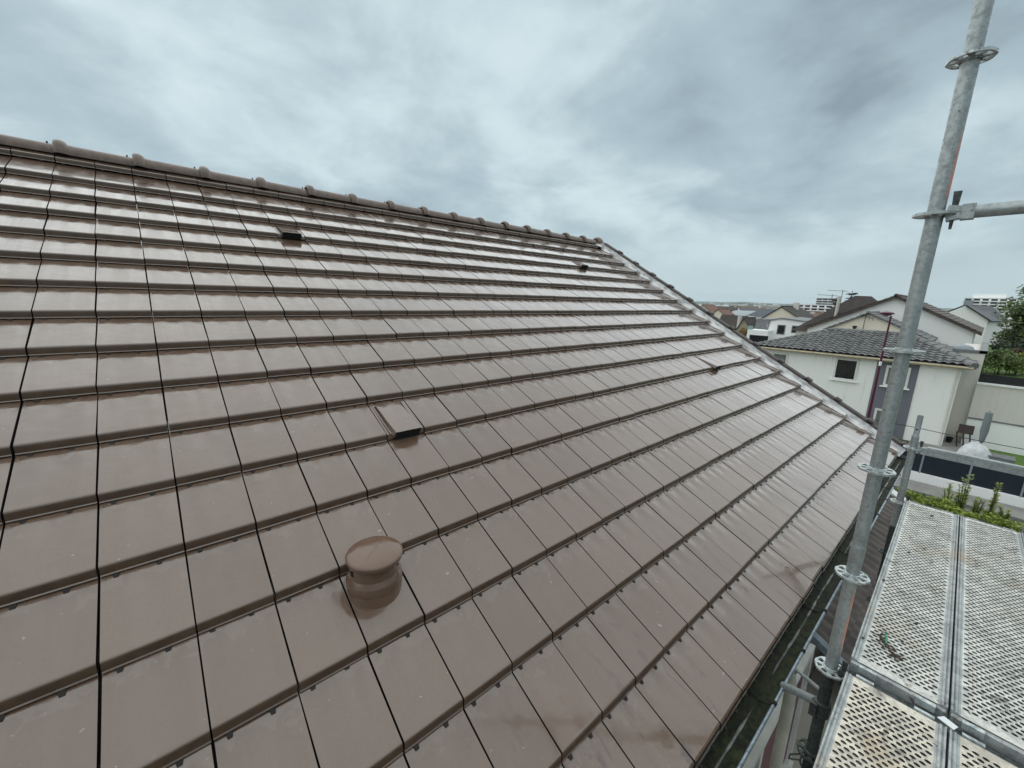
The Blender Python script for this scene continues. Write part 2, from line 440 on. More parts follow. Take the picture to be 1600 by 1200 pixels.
for area, r, c, mt in places[:NV]:
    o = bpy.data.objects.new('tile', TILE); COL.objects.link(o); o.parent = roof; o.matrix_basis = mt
# the remaining, smaller-looking tiles as one part
vv = np.array([v.co[:] for v in TILE.vertices]); pf = [tuple(p.vertices) for p in TILE.polygons]; pm = [p.material_index for p in TILE.polygons]
rest = MB()
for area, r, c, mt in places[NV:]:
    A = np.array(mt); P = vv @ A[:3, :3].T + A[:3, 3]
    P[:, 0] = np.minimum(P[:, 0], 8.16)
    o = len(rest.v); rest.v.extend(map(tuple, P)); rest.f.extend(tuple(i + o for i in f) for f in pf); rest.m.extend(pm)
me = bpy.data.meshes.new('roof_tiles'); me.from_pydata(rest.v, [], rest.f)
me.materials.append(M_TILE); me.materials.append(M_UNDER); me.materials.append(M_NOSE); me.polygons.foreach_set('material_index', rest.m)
me.polygons.foreach_set('use_smooth', [True] * len(me.polygons)); me.update(); me.set_sharp_from_angle(angle=R(38))
o = link('remaining_tiles', me, roof); o['kind'] = 'stuff'

# vent tiles: flat tile with a low hood open towards the eave
def vent_tile_mb():
    mb = MB(); k = -0.0485 / G
    x0, x1 = GAP, W - GAP
    z = lambda y: k * y
    mb.hexa([(x0, 0.012, -.038), (x1, 0.012, -.038), (x1, G * 1.22, z(G * 1.22) - .014), (x0, G * 1.22, z(G * 1.22) - .014)],
            [(x0, -0.004, -.006), (x1, -0.004, -.006), (x1, G * 1.22, z(G * 1.22)), (x0, G * 1.22, z(G * 1.22))])
    mb.hexa([(x0, -.0215, -.0375), (x1, -.0215, -.0375), (x1, .012, -.038), (x0, .012, -.038)], [(x0, -.0145, -.0205), (x1, -.0145, -.0205), (x1, -.003, -.0065), (x0, -.003, -.0065)])
    a0, a1, b0, b1 = x0 + .028, x1 - .028, x0 + .042, x1 - .042
    hd = 0.30
    # hood: sloping lid with side cheeks
    def lid(y): return z(y) + 0.027 * (1 - y / hd) + .001
    mb.hexa([(b0, -.034, lid(-.034) - .006), (b1, -.034, lid(-.034) - .006), (b1, hd, z(hd) - .004), (b0, hd, z(hd) - .004)],
            [(b0, -.034, lid(-.034)), (b1, -.034, lid(-.034)), (b1, hd, z(hd) + .002), (b0, hd, z(hd) + .002)])
    for s0, s1 in ((a0, b0), (a1, b1)):
        mb.hexa([(s0, -.030, -.012), (s1, -.034, -.012), (s1, hd, z(hd) - .006), (s0, hd, z(hd) - .006)],
                [(s0, -.026, -.004), (s1, -.034, lid(-.034) - .0005), (s1, hd, z(hd) + .0015), (s0, hd, z(hd))])
    # raised guide ribs running up beside the lid
    mb.hexa([(a0 - .012, .0, z(0) - .002), (a0 - .006, .0, z(0) - .002), (a0 - .006, .34, z(.34) - .002), (a0 - .012, .34, z(.34) - .002)],
            [(a0 - .012, .0, z(0) + .0025), (a0 - .006, .0, z(0) + .0025), (a0 - .006, .34, z(.34) + .0025), (a0 - .012, .34, z(.34) + .0025)])
    return mb
VT = vent_tile_mb().mesh('vent_tile', M_TILE, 50)
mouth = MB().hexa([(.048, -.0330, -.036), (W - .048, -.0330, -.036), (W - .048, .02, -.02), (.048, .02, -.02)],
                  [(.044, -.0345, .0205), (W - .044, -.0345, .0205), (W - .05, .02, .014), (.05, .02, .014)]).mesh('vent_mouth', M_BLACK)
for r, c in ((6, 5), (14, 5), (14, 23), (6, 23)):
    mt = Matrix.Translation(SP(c * W, r * G, 0)) @ ROOFROT
    o = bpy.data.objects.new('vent_tile', VT); COL.objects.link(o); o.parent = roof; o.matrix_basis = mt
    o = bpy.data.objects.new('vent_opening', mouth); COL.objects.link(o); o.parent = roof; o.matrix_basis = mt

# ridge: bedding strip and one half-round tile after another
ZR = 3.26
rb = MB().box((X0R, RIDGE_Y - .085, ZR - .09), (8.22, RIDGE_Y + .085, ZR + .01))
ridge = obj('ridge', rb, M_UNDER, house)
def half_round(mb, stations, seg=14, mi=0, ymul=1.0):
    vs = []; fs = []
    for x, r in stations:
        for k in range(seg + 1):
            a = math.pi * k / seg
            vs.append((x, -r * math.cos(a), r * math.sin(a)))
    for i in range(len(stations) - 1):
        for k in range(seg):
            p = i * (seg + 1) + k; fs.append((p, p + 1, p + seg + 2, p + seg + 1))
    return mb.add(vs, fs, mi)
RSP = 0.567
mr = MB()
half_round(mr, [(-.045, .114), (-.045, .128), (-.035, .140), (-.012, .147), (.015, .146), (.036, .136), (.050, .122), (.056, .112), (.10, .108), (RSP - .10, .101), (RSP - .03, .100)])
mr.tube([(RSP - .085, -.012, .098), (RSP - .085, -.012, .116)], .007, 6, 1)
MRIDGE = mr.mesh('ridge_tile', [M_RIDGE, M_BLACK], 50)
for k in range(-6, 15):
    o = bpy.data.objects.new('ridge_tile', MRIDGE); COL.objects.link(o); o.parent = ridge
    o.location = (-0.233 + RSP * k, RIDGE_Y + rng.gauss(0, .003), ZR + rng.gauss(0, .003)); o.rotation_euler = (rng.gauss(0, .012), rng.gauss(0, .004), rng.gauss(0, .004))
mc = MB(); half_round(mc, [(8.16, .11), (8.17, .135), (8.20, .152), (8.25, .158), (8.30, .150), (8.335, .128), (8.35, .09), (8.355, .0)])
for i, v in enumerate(mc.v): mc.v[i] = (v[0], v[1] + RIDGE_Y, v[2] + ZR + .01)
obj('ridge_end_cap', mc, M_RIDGE, ridge, 50)

# verge: crumpled metal flashing lapped on the tile ends, then a row of dark verge tiles
fl = MB(); NU = 220
fr_ = random.Random(5)
for j in range(NU + 1):
    u = -0.05 + (17.7 * G + .05) * j / NU
    fu = (u / G) % 1.0
    inner = 8.088 - 0.035 * (1 - abs(2 * fu - 0.9)) + .012 * math.sin(u * 21) + fr_.gauss(0, .004)
    base = -.046 * fu
    for i, (x, n) in enumerate(((inner, base + .004), (inner + .03, base + .010), (8.125 + .01 * math.sin(u * 9), .018 + .010 * math.sin(u * 17)), (8.165, .012 + .008 * math.sin(u * 23 + 1)), (8.205, .040), (8.245, .058))):
        fl.v.append(SP(x, u, n + fr_.gauss(0, .0008)))
for j in range(NU):
    for i in range(5):
        p = j * 6 + i; fl.f.append((p, p + 1, p + 7, p + 6)); fl.m.append(0 if i < 3 else 1)
obj('verge_flashing', fl, [M_FLASH, simple('white_verge_strip', (0.56, 0.545, 0.54), 0.45, var=0.5, scale=7, bump=0.4, bscale=14)], house, 40)
ve = MB()
VP = 0.497
verge = obj('verge', MB().hexa([SP(8.24, -.06, -.12), SP(8.36, -.06, -.12), SP(8.36, 17.72 * G, -.12), SP(8.24, 17.72 * G, -.12)],
                               [SP(8.24, -.06, .060), SP(8.36, -.06, .055), SP(8.36, 17.72 * G, .055), SP(8.24, 17.72 * G, .060)]), M_VERGE, house)
vt = MB()
sec = [(8.225, .050), (8.235, .078), (8.27, .092), (8.32, .088), (8.365, .06), (8.37, -.03)]
vs = []
for yy, add in ((0.0, .026), (.085, .028), (.10, .004), (VP + .01, 0.0)):
    vs += [(x + (add * .3 if i in (0, 5) else 0), yy, n + add) for i, (x, n) in enumerate(sec)]
vf = [(j * 6 + i, j * 6 + i + 1, j * 6 + i + 7, j * 6 + i + 6) for j in range(3) for i in range(5)] + [tuple(range(6)), tuple(range(23, 17, -1))]
vt.add(vs, vf)
MVT = vt.mesh('verge_tile', M_VERGE, 30)
for k in range(13):
    o = bpy.data.objects.new('verge_tile', MVT); COL.objects.link(o); o.parent = verge
    o.matrix_basis = Matrix.Translation(SP(0, -.05 + k * VP, rng.gauss(0, .003))) @ ROOFROT

# painted round roof vent standing on a tile of the fourth course
vb = Vector(SP(3.495 * W, 3.42 * G, -0.03 - .165))
vent = obj('roof_vent', MB().lathe([(0.1250, -.02), (0.1250, .20), (0.1229, .205)], vb, 40), M_VENT, house, 40)
obj('collar', MB().lathe([(0.1229, .196), (0.1276, .198), (0.1286, .204), (0.1286, .236), (0.1276, .240), (0.1145, .262), (0.1103, .262)], vb, 40), M_VENT, vent, 30)
obj('neck', MB().lathe([(0.1124, .24), (0.1124, .28), (0.1145, .335), (0.1145, .343)], vb, 40), M_VENT, vent, 40)
tilt = Matrix.Rotation(R(2), 3, 'X')
obj('cap', MB().lathe([(0.1113, .325), (0.1218, .327), (0.1265, .332), (0.1297, .345), (0.1297, .353), (0.1265, .359), (0.1187, .362), (.085, .367), (.04, .3715), (.0, .373)], vb, 40, 0, tilt), M_VENT, vent, 50)
ms = MB()
cpts = []
for i in range(9):
    q = -1 + i / 4.0; a = R(38); r_ = .112 * q
    cpts.append(vb + tilt @ Vector((r_ * math.cos(a) * -1, r_ * math.sin(a) * -1, .3730 - .0115 * q * q)))
ms.tube(cpts, .0009, 5)
obj('cap_seam', ms, M_VENT, vent)
for a in (-38, -8, 100, 190):
    d = Vector((math.cos(R(a)), math.sin(R(a)), 0)); s = Vector((-d.y, d.x, 0)); p = vb + d * .1122 + Vector((0, 0, .296))
    obj('vent_slot', MB().hexa([p - s * .010 - d * .004 + Vector((0, 0, -.014)), p + s * .010 - d * .004 + Vector((0, 0, -.014)), p + s * .010 + d * .0022 + Vector((0, 0, -.014)), p - s * .010 + d * .0022 + Vector((0, 0, -.014))],
             [p - s * .010 - d * .004 + Vector((0, 0, .014)), p + s * .010 - d * .004 + Vector((0, 0, .014)), p + s * .010 + d * .0022 + Vector((0, 0, .014)), p - s * .010 + d * .0022 + Vector((0, 0, .014))]), M_BLACK, vent)

# gutter: half-round trough with mossy sludge, rolled outer rim, clips and brackets
def moss_material():
    ma = bpy.data.materials.new('mossy_gutter_bed'); ma.use_nodes = True
    t = NT(ma.node_tree); b = t.n['Principled BSDF']
    pos = t.new('ShaderNodeNewGeometry').outputs['Position']
    n = t.noise(pos, 26.0, 6, 0.65, 0.5); n2 = t.noise(pos, 6.0, 4)
    c = t.mix(t.rng(n, 0.35, 0.65), (0.007, 0.008, 0.006), (0.026, 0.033, 0.012))
    c = t.mix(t.math('MULTIPLY', t.rng(n2, 0.5, 0.7), .5), c, (0.022, 0.019, 0.014))
    t.l.new(c, b.inputs['Base Color']); b.inputs['Roughness'].default_value = 0.6; b.inputs['Specular IOR Level'].default_value = 0.15
    t.l.new(t.bump(n, 0.8, 0.01), b.inputs['Normal'])
    return ma
M_MOSS = moss_material()
M_STRIP = simple('pale_grey_strip', (0.16, 0.155, 0.145), 0.3, var=0.5, scale=18)
GY, GZ, GR = -0.055, -0.062, 0.066
gt = MB(); vs = []; fs = []; seg = 12
gx = np.linspace(X0R + .1, 8.2, 40)
for x in gx:
    for k in range(seg + 1):
        a = math.pi + math.pi * k / seg
        vs.append((x, GY + GR * math.cos(a) * 1.0, GZ + GR * math.sin(a)))
for x in gx:
    for k in range(seg + 1):
        a = math.pi + math.pi * k / seg
        vs.append((x, GY + (GR + .003) * math.cos(a), GZ + (GR + .003) * math.sin(a) - .001))
n_ = len(gx) * (seg + 1)
for i in range(len(gx) - 1):
    for k in range(seg):
        p = i * (seg + 1) + k
        fs.append((p, p + 1, p + seg + 2, p + seg + 1)); fs.append((n_ + p, n_ + p + seg + 1, n_ + p + seg + 2, n_ + p + 1))
gt.add(vs, fs)
gutter = obj('gutter', gt, M_GUTR, house, 40)
bed = MB(); vs = []; fs = []
gr_ = random.Random(3)
gx = np.linspace(X0R + .12, 8.19, 420)
for x in gx:
    for k in range(9):
        y = -.056 + .112 * k / 8
        vs.append((x, GY + y, GZ - .036 + .010 * (abs(y) / .056) ** 2 + gr_.gauss(0, .0022)))
for i in range(len(gx) - 1):
    for k in range(8):
        p = i * 9 + k; fs.append((p, p + 1, p + 10, p + 9))
bed.add(vs, fs)
o = obj('moss_bed', bed, M_MOSS, gutter, 60); o['kind'] = 'stuff'
st = MB(); xs = np.linspace(X0R + .2, 8.1, 300)  # narrow pale grey strip along the gutter bed
for a_, b_ in ((X0R + .2, 2.50), (2.72, 4.3), (4.5, 8.1)):
    xs = np.linspace(a_, b_, 90); vs = []; fs = []
    for x in xs:
        wv = .0018 * math.sin(x * 7) + .0008 * math.sin(x * 31)
        hw = min(1, (x - a_) * 6 + .05, (b_ - x) * 6 + .05) * (.0060 + .0012 * math.sin(x * 14 + 1) + .0010 * math.sin(x * 47))
        vs += [(x, GY + .004 + wv - hw, GZ - .0335), (x, GY + .004 + wv, GZ - .0300), (x, GY + .004 + wv + hw, GZ - .0335)]
    for i in range(len(xs) - 1):
        fs += [(i * 3, i * 3 + 1, i * 3 + 4, i * 3 + 3), (i * 3 + 1, i * 3 + 2, i * 3 + 5, i * 3 + 4)]
    st.add(vs, fs)
obj('pale_strip', st, M_STRIP, gutter, 60)
RY, RZ = GY - GR - .004, GZ + .006
obj('rim', MB().tube([(X0R + .1, RY, RZ), (3.0, RY - .001, RZ - .002), (8.2, RY, RZ)], .0085, 10), M_GUTR, gutter, 50)
for x in np.arange(-0.55 - 5 * .515 + .515, 8.1, 0.515):
    b = MB(); P = []
    for k in range(9):
        a = math.pi * 1.02 + math.pi * .98 * k / 8
        P.append((x, GY + (GR - .004) * math.cos(a), GZ + (GR - .03) * math.sin(a) * .95 + .004))
    if int(round((x + .55) / .515)) % 2 == 0: b.tube(P, .0028, 6)
    b.tube([(x - .012, RY, RZ), (x + .012, RY, RZ)], .0125, 10)
    obj('gutter_bracket', b, M_BLACK, gutter, 50)
obj('gutter_end', MB().prism([(8.2, GY + (GR + .003) * math.cos(math.pi + math.pi * k / 12), GZ + (GR + .003) * math.sin(math.pi + math.pi * k / 12)) for k in range(13)], (.004, 0, 0)), M_GUTR, gutter)

# window with white frame and burgundy shutter below the gutter, cream downpipe
M_WHITE = simple('white_pvc', (0.74, 0.73, 0.69), 0.4, var=0.12, scale=6)
M_BURG = simple('burgundy_panel', (0.13, 0.012, 0.038), 0.35, var=0.2, scale=5)
M_CREAMP = simple('cream_pipe', (0.62, 0.58, 0.48), 0.5, var=0.2, scale=8)
win = obj('window', MB().box((2.15, .025, -2.3), (4.42, .05, -1.08)), M_BURG, house)
fm = MB(); fm.box((2.05, -.005, -1.08), (4.5, .055, -1.02)); fm.box((4.42, -.005, -2.35), (4.5, .055, -1.082)); fm.box((3.2, .002, -2.35), (3.26, .052, -1.082)); fm.box((2.05, -.03, -2.42), (4.5, .055, -2.352))
obj('window_frame', fm, M_WHITE, win)
dp = MB(); dp.tube([(3.10, -.06, -.125), (3.11, -.065, -.25), (3.12, -.095, -.40), (3.12, -.10, -.52), (3.12, -.10, GROUND)], .034, 16)
obj('downpipe', dp, M_CREAMP, house, 40)

# lean-to roof against the wall, rolls running down the slope
M_LOWT = simple('dark_brown_pantile', (0.11, 0.085, 0.072), 0.6, var=0.45, scale=5, bump=0.3, bscale=40)
leanto = thing('lean_to', 'dark brown tiled lean-to roof below the gutter and scaffold', 'lean-to', (6.9, -1.0, GROUND))
LX0, LX1, LY0, LY1, LZ1, LS = 4.62, 9.1, -1.5, .055, -1.02, math.tan(R(28))
obj('wall', MB().box((LX0 + .12, LY0 + .25, GROUND), (LX1 - .12, LY1 - .002, LZ1 - LS * (LY1 - LY0 - .25) - .12)), M_WALL, leanto)
lr = MB(); vs = []; fs = []
PU, PV = 0.17, 0.22
nx = int((LX1 - LX0) / (PU / 8)); ncr = int((LY1 - LY0) / PV) + 1
for j in range(ncr):
    for e in (0, 1):
        y = LY1 - (j + e) * PV; 
        for i in range(nx + 1):
            x = LX0 + (LX1 - LX0) * i / nx
            z = LZ1 - LS * (LY1 - y) + .032 * e + .036 * abs(math.sin(math.pi * (x - LX0) / PU)) ** 1.3
            vs.append((x, y - .01 * e, z))
for j in range(2 * ncr - 1):
    for i in range(nx):
        p = j * (nx + 1) + i; fs.append((p, p + 1, p + nx + 2, p + nx + 1))
lr.add(vs, fs)
o = obj('pantiles', lr, M_LOWT, leanto, 50); o['kind'] = 'stuff'
M_LEAD = simple('grey_lead', (0.22, 0.26, 0.30), 0.5, var=0.3, scale=9)
obj('edge_flashing', MB().hexa([(LX0 - .05, LY1, LZ1 - .03), (LX0 + .03, LY1, LZ1 - .03), (LX0 + .03, LY0, LZ1 - .03 - LS * (LY1 - LY0)), (LX0 - .05, LY0, LZ1 - .03 - LS * (LY1 - LY0))],
                               [(LX0 - .05, LY1, LZ1 + .045), (LX0 + .03, LY1, LZ1 + .045), (LX0 + .03, LY0, LZ1 + .045 - LS * (LY1 - LY0)), (LX0 - .05, LY0, LZ1 + .045 - LS * (LY1 - LY0))]), M_LEAD, leanto)
obj('end_coping', MB().hexa([(LX1, LY1, LZ1 - .03), (LX1 + .22, LY1, LZ1 - .03), (LX1 + .22, LY0, LZ1 - .03 - LS * (LY1 - LY0)), (LX1, LY0, LZ1 - .03 - LS * (LY1 - LY0))],
                            [(LX1, LY1, LZ1 + .07), (LX1 + .22, LY1, LZ1 + .07), (LX1 + .22, LY0, LZ1 + .07 - LS * (LY1 - LY0)), (LX1, LY0, LZ1 + .07 - LS * (LY1 - LY0))]), M_WHITE, leanto)

# ================================================================== scaffold
X1P, X2P, DZ = 2.53, 5.10, 0.400
Y1P, Y2P = -0.3105, -0.279
def yline(x): return Y1P + (Y2P - Y1P) * (x - X1P) / (X2P - X1P)
RO = 0.0242
scaf = thing('scaffold', 'galvanised tube scaffold with rosette discs beside the eave', 'scaffold', (X1P, Y1P, GROUND))
def rosette_mb(c):
    """disc with four small and four large holes: rim ring, hub ring and eight spokes"""
    mb = MB(); r0, r1, r2, r3, h = RO, .0335, .053, .0615, .0045
    N = 48; spoke = set()
    rings = []
    for zz in (-h, h):
        for r in (r0, r1, r2, r3):
            rings.append([(c[0] + r * (1 + (.02 * math.cos(8 * 2 * math.pi * k / N) if r == r3 else 0)) * math.cos(2 * math.pi * k / N), c[1] + r * (1 + (.02 * math.cos(8 * 2 * math.pi * k / N) if r == r3 else 0)) * math.sin(2 * math.pi * k / N), c[2] + zz) for k in range(N)])
    vs = [p for r in rings for p in r]; fs = []
    ix = lambda lay, ring, k: (lay * 4 + ring) * N + k % N
    for k in range(N):
        solid = (k % 6) in (0, 5) or ((k // 6) % 2 == 0 and (k % 6) in (1,))
        for lay in (0, 1):
            fs.append((ix(lay, 0, k), ix(lay, 1, k), ix(lay, 1, k + 1), ix(lay, 0, k + 1)))
            fs.append((ix(lay, 2, k), ix(lay, 3, k), ix(lay, 3, k + 1), ix(lay, 2, k + 1)))
            if solid: fs.append((ix(lay, 1, k), ix(lay, 2, k), ix(lay, 2, k + 1), ix(lay, 1, k + 1)))
        fs.append((ix(0, 3, k), ix(1, 3, k), ix(1, 3, k + 1), ix(0, 3, k + 1)))
        if not solid:
            fs.append((ix(0, 1, k), ix(1, 1, k), ix(1, 1, k + 1), ix(0, 1, k + 1)))
            fs.append((ix(0, 2, k), ix(1, 2, k), ix(1, 2, k + 1), ix(0, 2, k + 1)))
        for s in (1,):
            pass
    # radial walls where a hole ends
    for k in range(N):
        sol = lambda q: (q % 6) in (0, 5) or ((q // 6) % 2 == 0 and (q % 6) in (1,))
        if sol(k % N) != sol((k - 1) % N):
            fs.append((ix(0, 1, k), ix(0, 2, k), ix(1, 2, k), ix(1, 1, k)))
    mb.add(vs, fs)
    # weld bead
    mb.lathe([(RO + .004, -.010), (RO + .005, -.0045), (RO + .005, .0045), (RO + .004, .010), (RO, .012)], c, 24)
    return mb
ROZ0, RSTEP = 0.333, 0.507
def standard(x, y, zb, zt, zjoin=None, spig=None, ks=range(-11, 6), um=M_GALV):
    """one upright: dark lower tube, galvanised upper tube, spigot, rosettes"""
    st = MB().tube([(x, y, zb), (x, y, zjoin)], RO, 24)
    lo = obj('standard', st, M_GALVD, scaf, 40)
    up = MB().tube([(x, y, zjoin + .0005), (x, y, zt)], RO + .0004, 24)
    obj('upper_tube', up, um, lo, 40)
    if spig:
        sp = MB().lathe([(RO + .0004, zt + .0004), (RO - .004, zt + .012), (.0193, zt + .014), (.0193, spig), (.0165, spig), (.0165, spig - .05)], (x, y, 0), 24)
        h = MB()
        obj('spigot', sp, M_GALV, lo, 40)
        d = Vector((CAM[0] - x, CAM[1] - y, 0)).normalized(); s = Vector((-d.y, d.x, 0)); p = Vector((x, y, zt + .066)) + d * .0180 - s * .002
        vs = [p + s * .0065 * math.cos(2 * math.pi * k / 14) + Vector((0, 0, .0065 * math.sin(2 * math.pi * k / 14))) for k in range(14)]
        obj('pin_hole', MB().prism(vs, d * .0021), M_BLACK, lo)
    for k in ks:
        z = ROZ0 + RSTEP * k
        if zb < z < zt: obj('rosette', rosette_mb((x, y, z)), M_ROSE if z > 0 else M_GALVD, lo, 40)
    return lo
p1 = standard(X1P, Y1P, GROUND, 3.060, 0.330, 3.6, um=M_GALV1)
obj('sleeve', MB().lathe([(RO, .905), (RO + .0022, .908), (RO + .0022, .985), (RO, .995)], (X1P, Y1P, 0), 24), M_GALV, p1, 40)
standard(X2P, Y2P, GROUND, 0.945, 0.10, 1.130)
standard(X1P, Y1P - .735, GROUND, 3.060, 0.330, 3.25)
standard(X2P, Y2P - .735, GROUND, 0.945, 0.10, 1.130)
def ledger(p0, p1, mats=M_GALV, prof='tube', name='ledger'):
    """horizontal between two rosettes with wedge heads at both ends"""
    p0, p1 = Vector(p0), Vector(p1); d = (p1 - p0).normalized()
    a, b = p0 + d * .085, p1 - d * .085
    mb = MB()
    if prof == 'tube': mb.tube([a, b], .0225, 18)
    elif prof == 'rail':
        mb.bar(a, b, .040, .070); mb.bar(a + Vector((-.021, 0, .024)), b + Vector((-.021, 0, .024)), .010, .018); mb.bar(a + Vector((-.021, 0, -.024)), b + Vector((-.021, 0, -.024)), .010, .018)
    else: mb.bar(a, b, .048, .056)
    lo = obj(name, mb, mats, scaf, 40)
    for e, s in ((p0, 1), (p1, -1)):
        hd = MB(); q = e + d * s * .030; r = e + d * s * .092
        hd.bar(q + Vector((0, 0, .017)), r + Vector((0, 0, .004)), .040, .022); hd.bar(q - Vector((0, 0, .017)), r - Vector((0, 0, .004)), .040, .022)
        hd.bar(e + d * s * .066, r + d * s * .008, .046, .050)
        obj('wedge_head', hd, mats, lo)
        wg = MB(); c = e + d * s * .047
        wg.hexa([c + Vector((0, 0, -.055)) + d * -.004 + Vector((.003, 0, 0)), c + Vector((.003, 0, -.055)) + d * .004, c + Vector((-.003, 0, -.055)) + d * .004, c + Vector((-.003, 0, -.055)) + d * -.004],
                [c + Vector((.003, 0, .075)) + d * -.012, c + Vector((.003, 0, .075)) + d * .010, c + Vector((-.003, 0, .075)) + d * .010, c + Vector((-.003, 0, .075)) + d * -.012])
        obj('wedge', wg, M_GALVD if s > 0 else M_GALV, lo)
for x, y in ((X1P, Y1P), (X2P, Y2P)):
    ledger((x, y, ROZ0), (x, y - .735, ROZ0), M_GALVD, 'bar', 'transom')
ledger((X1P, Y1P, ROZ0 + 4 * RSTEP), (X1P, Y1P - .735, ROZ0 + 4 * RSTEP))
ledger((X2P, Y2P, ROZ0 + RSTEP), (X2P, Y2P - .735, ROZ0 + RSTEP), M_GALV, 'rail')
ledger((X1P, Y1P - .735, ROZ0 + RSTEP), (X2P, Y2P - .735, ROZ0 + RSTEP))
# wall tie reaching under the gutter, with couplers
tie = obj('wall_tie', MB().tube([(X1P + .015, Y1P + .010, .110), (2.70, RY, RZ)], .0205, 16), M_GALV, scaf, 50)
cp = MB().lathe([(RO, .065), (RO + .010, .067), (RO + .011, .10), (RO + .010, .138), (RO, .141)], (X1P, Y1P, 0), 20)
cp.box((X1P - .045, Y1P + .012, .065), (X1P - .005, Y1P + .040, .135))
obj('coupler', cp, M_GALVD, tie, 40)
hk = MB().tube([(X1P + .015, Y1P + .010, .175), (2.80, -.165, .0), (2.82, -.150, -.01), (2.825, -.14, -.04)], .010, 10)
obj('hook_rod', hk, M_GALV, tie, 50)
cp2 = MB()
for k in range(2):
    z = -.20 - k * .05
    cp2.tube([(X1P + (.034) * math.cos(a), Y1P + .034 * math.sin(a), z + .012 * math.sin(2 * a)) for a in np.linspace(0, 2 * math.pi, 20)], .0042, 6)
cp2.tube([(X1P - .02, Y1P + .03, -.20), (X1P - .05, Y1P + .07, -.22), (X1P - .04, Y1P + .075, -.26), (X1P - .01, Y1P + .03, -.25)], .004, 6)
obj('wire_tie', cp2, M_GALVD, tie, 50)

# decks: pressed-steel planks with real perforations
def deck(xa, xb, ya0, ya1, wd, label, mat, seed, name='scaffold_plank'):
    """plank from xa to xb; ya0/ya1 = y of its house-side edge at both ends; wd wide towards -y"""
    rg = random.Random(seed)
    t = thing(name, label, 'plank', ((xa + xb) / 2, (ya0 + ya1) / 2 - wd / 2, DZ - .06), 'steel scaffold planks')
    def T(u, v, z): return (xa + (xb - xa) * u, ya0 + (ya1 - ya0) * u - v, DZ + z)
    L = xb - xa; sh = MB()
    pv, pu, mg, me_ = 0.0255, 0.0225, 0.030, 0.045
    nv = int((wd - 2 * mg) / pv); nu = int((L - 2 * me_) / pu)
    pv = (wd - 2 * mg) / nv; pu = (L - 2 * me_) / nu
    N = 8
    for i in range(nu):
        off = 0.5 if i % 2 else 0.0
        for j in range(nv if off == 0 else nv - 1):
            v0 = mg + (j + off) * pv; u0 = me_ + i * pu; cv, cu = v0 + pv / 2, u0 + pu / 2
            bor = [(u0, v0), (u0, cv), (u0, v0 + pv), (cu, v0 + pv), (u0 + pu, v0 + pv), (u0 + pu, cv), (u0 + pu, v0), (cu, v0)]
            hol = []
            for (bu, bv) in bor:
                a = math.atan2((bu - cu), (bv - cv)); hol.append((cu + .0074 * math.sin(a), cv + .0096 * math.cos(a)))
            vs = [T(u / L, v, 0) for u, v in bor] + [T(u / L, v, .0032) for u, v in hol] + [T(u / L, v, -.004) for u, v in hol]
            sh.add(vs, [(k, (k + 1) % 8, 8 + (k + 1) % 8, 8 + k) for k in range(8)])
            sh.add(vs[8:], [(k, (k + 1) % 8, 8 + (k + 1) % 8, 8 + k) for k in range(8)], 1)
        if off:
            for v0 in (mg, mg + (nv - .5) * pv):
                u0 = me_ + i * pu; sh.add([T(u0 / L, v0, 0), T((u0 + pu) / L, v0, 0), T((u0 + pu) / L, v0 + pv / 2, 0), T(u0 / L, v0 + pv / 2, 0)], [(0, 1, 2, 3)])
    for (u0, u1) in ((.004, me_), (L - me_, L - .004)):
        sh.add([T(u0 / L, mg, 0), T(u1 / L, mg, 0), T(u1 / L, wd - mg, 0), T(u0 / L, wd - mg, 0)], [(0, 1, 2, 3)])
    obj('perforated_sheet', sh, [mat, M_GALVD], t, 40)
    for s in (0, 1):
        fr = MB(); sec = [(0.030, 0), (0.024, .0005), (.020, .006), (.014, .0065), (.010, .0012), (.007, .0075), (.001, .0075), (.001, -.066), (.012, -.066), (.012, -.062), (.0035, -.062), (.0035, -.004), (.030, -.004)]
        if s: sec = [(wd - a, z) for a, z in sec]
        A = [T(0.002, v, z) for v, z in sec]; B = [T(0.998, v, z) for v, z in sec]; n = len(sec)
        fr.add(A + B, [(i, (i + 1) % n, n + (i + 1) % n, n + i) for i in range(n)] + [tuple(range(n)), tuple(range(2 * n - 1, n - 1, -1))])
        obj('side_rail', fr, M_DECKF, t, 25)
    for e, sg in ((0, -1), (1, 1)):
        bx = MB(); u = e
        eu = lambda d: e + sg * d / L
        bx.hexa([T(eu(-.004), .004, -.062), T(eu(.012), .004, -.062), T(eu(.012), wd - .004, -.062), T(eu(-.004), wd - .004, -.062)], [T(eu(-.004), .004, -.006), T(eu(.012), .004, -.010), T(eu(.012), wd - .004, -.010), T(eu(-.004), wd - .004, -.006)])
        obj('end_plate', bx, M_DECKF, t)
        for v in (.035, wd - .095):
            hk = MB()
            hk.hexa([T(eu(.010), v, -.028), T(eu(.030), v, -.028), T(eu(.030), v + .06, -.028), T(eu(.010), v + .06, -.028)], [T(eu(.010), v, .001), T(eu(.026), v, -.001), T(eu(.026), v + .06, -.001), T(eu(.010), v + .06, .001)])
            obj('hook', hk, M_ROSE, t)
    return t
E0 = -0.366; E1 = -0.3155
def yedge(x): return E0 + (E1 - E0) * (x - 2.574) / (4.985 - 2.574)
PWD, PG = 0.318, 0.006
deck(2.585, 4.985, yedge(2.585), yedge(4.985), PWD, 'perforated steel scaffold plank next to gutter carrying twig and green scrap', M_DECK, 1)
deck(2.585, 4.985, yedge(2.585) - PWD - PG, yedge(4.985) - PWD - PG, PWD, 'clean pale perforated steel plank away from the gutter, no litter', M_DECK, 2)
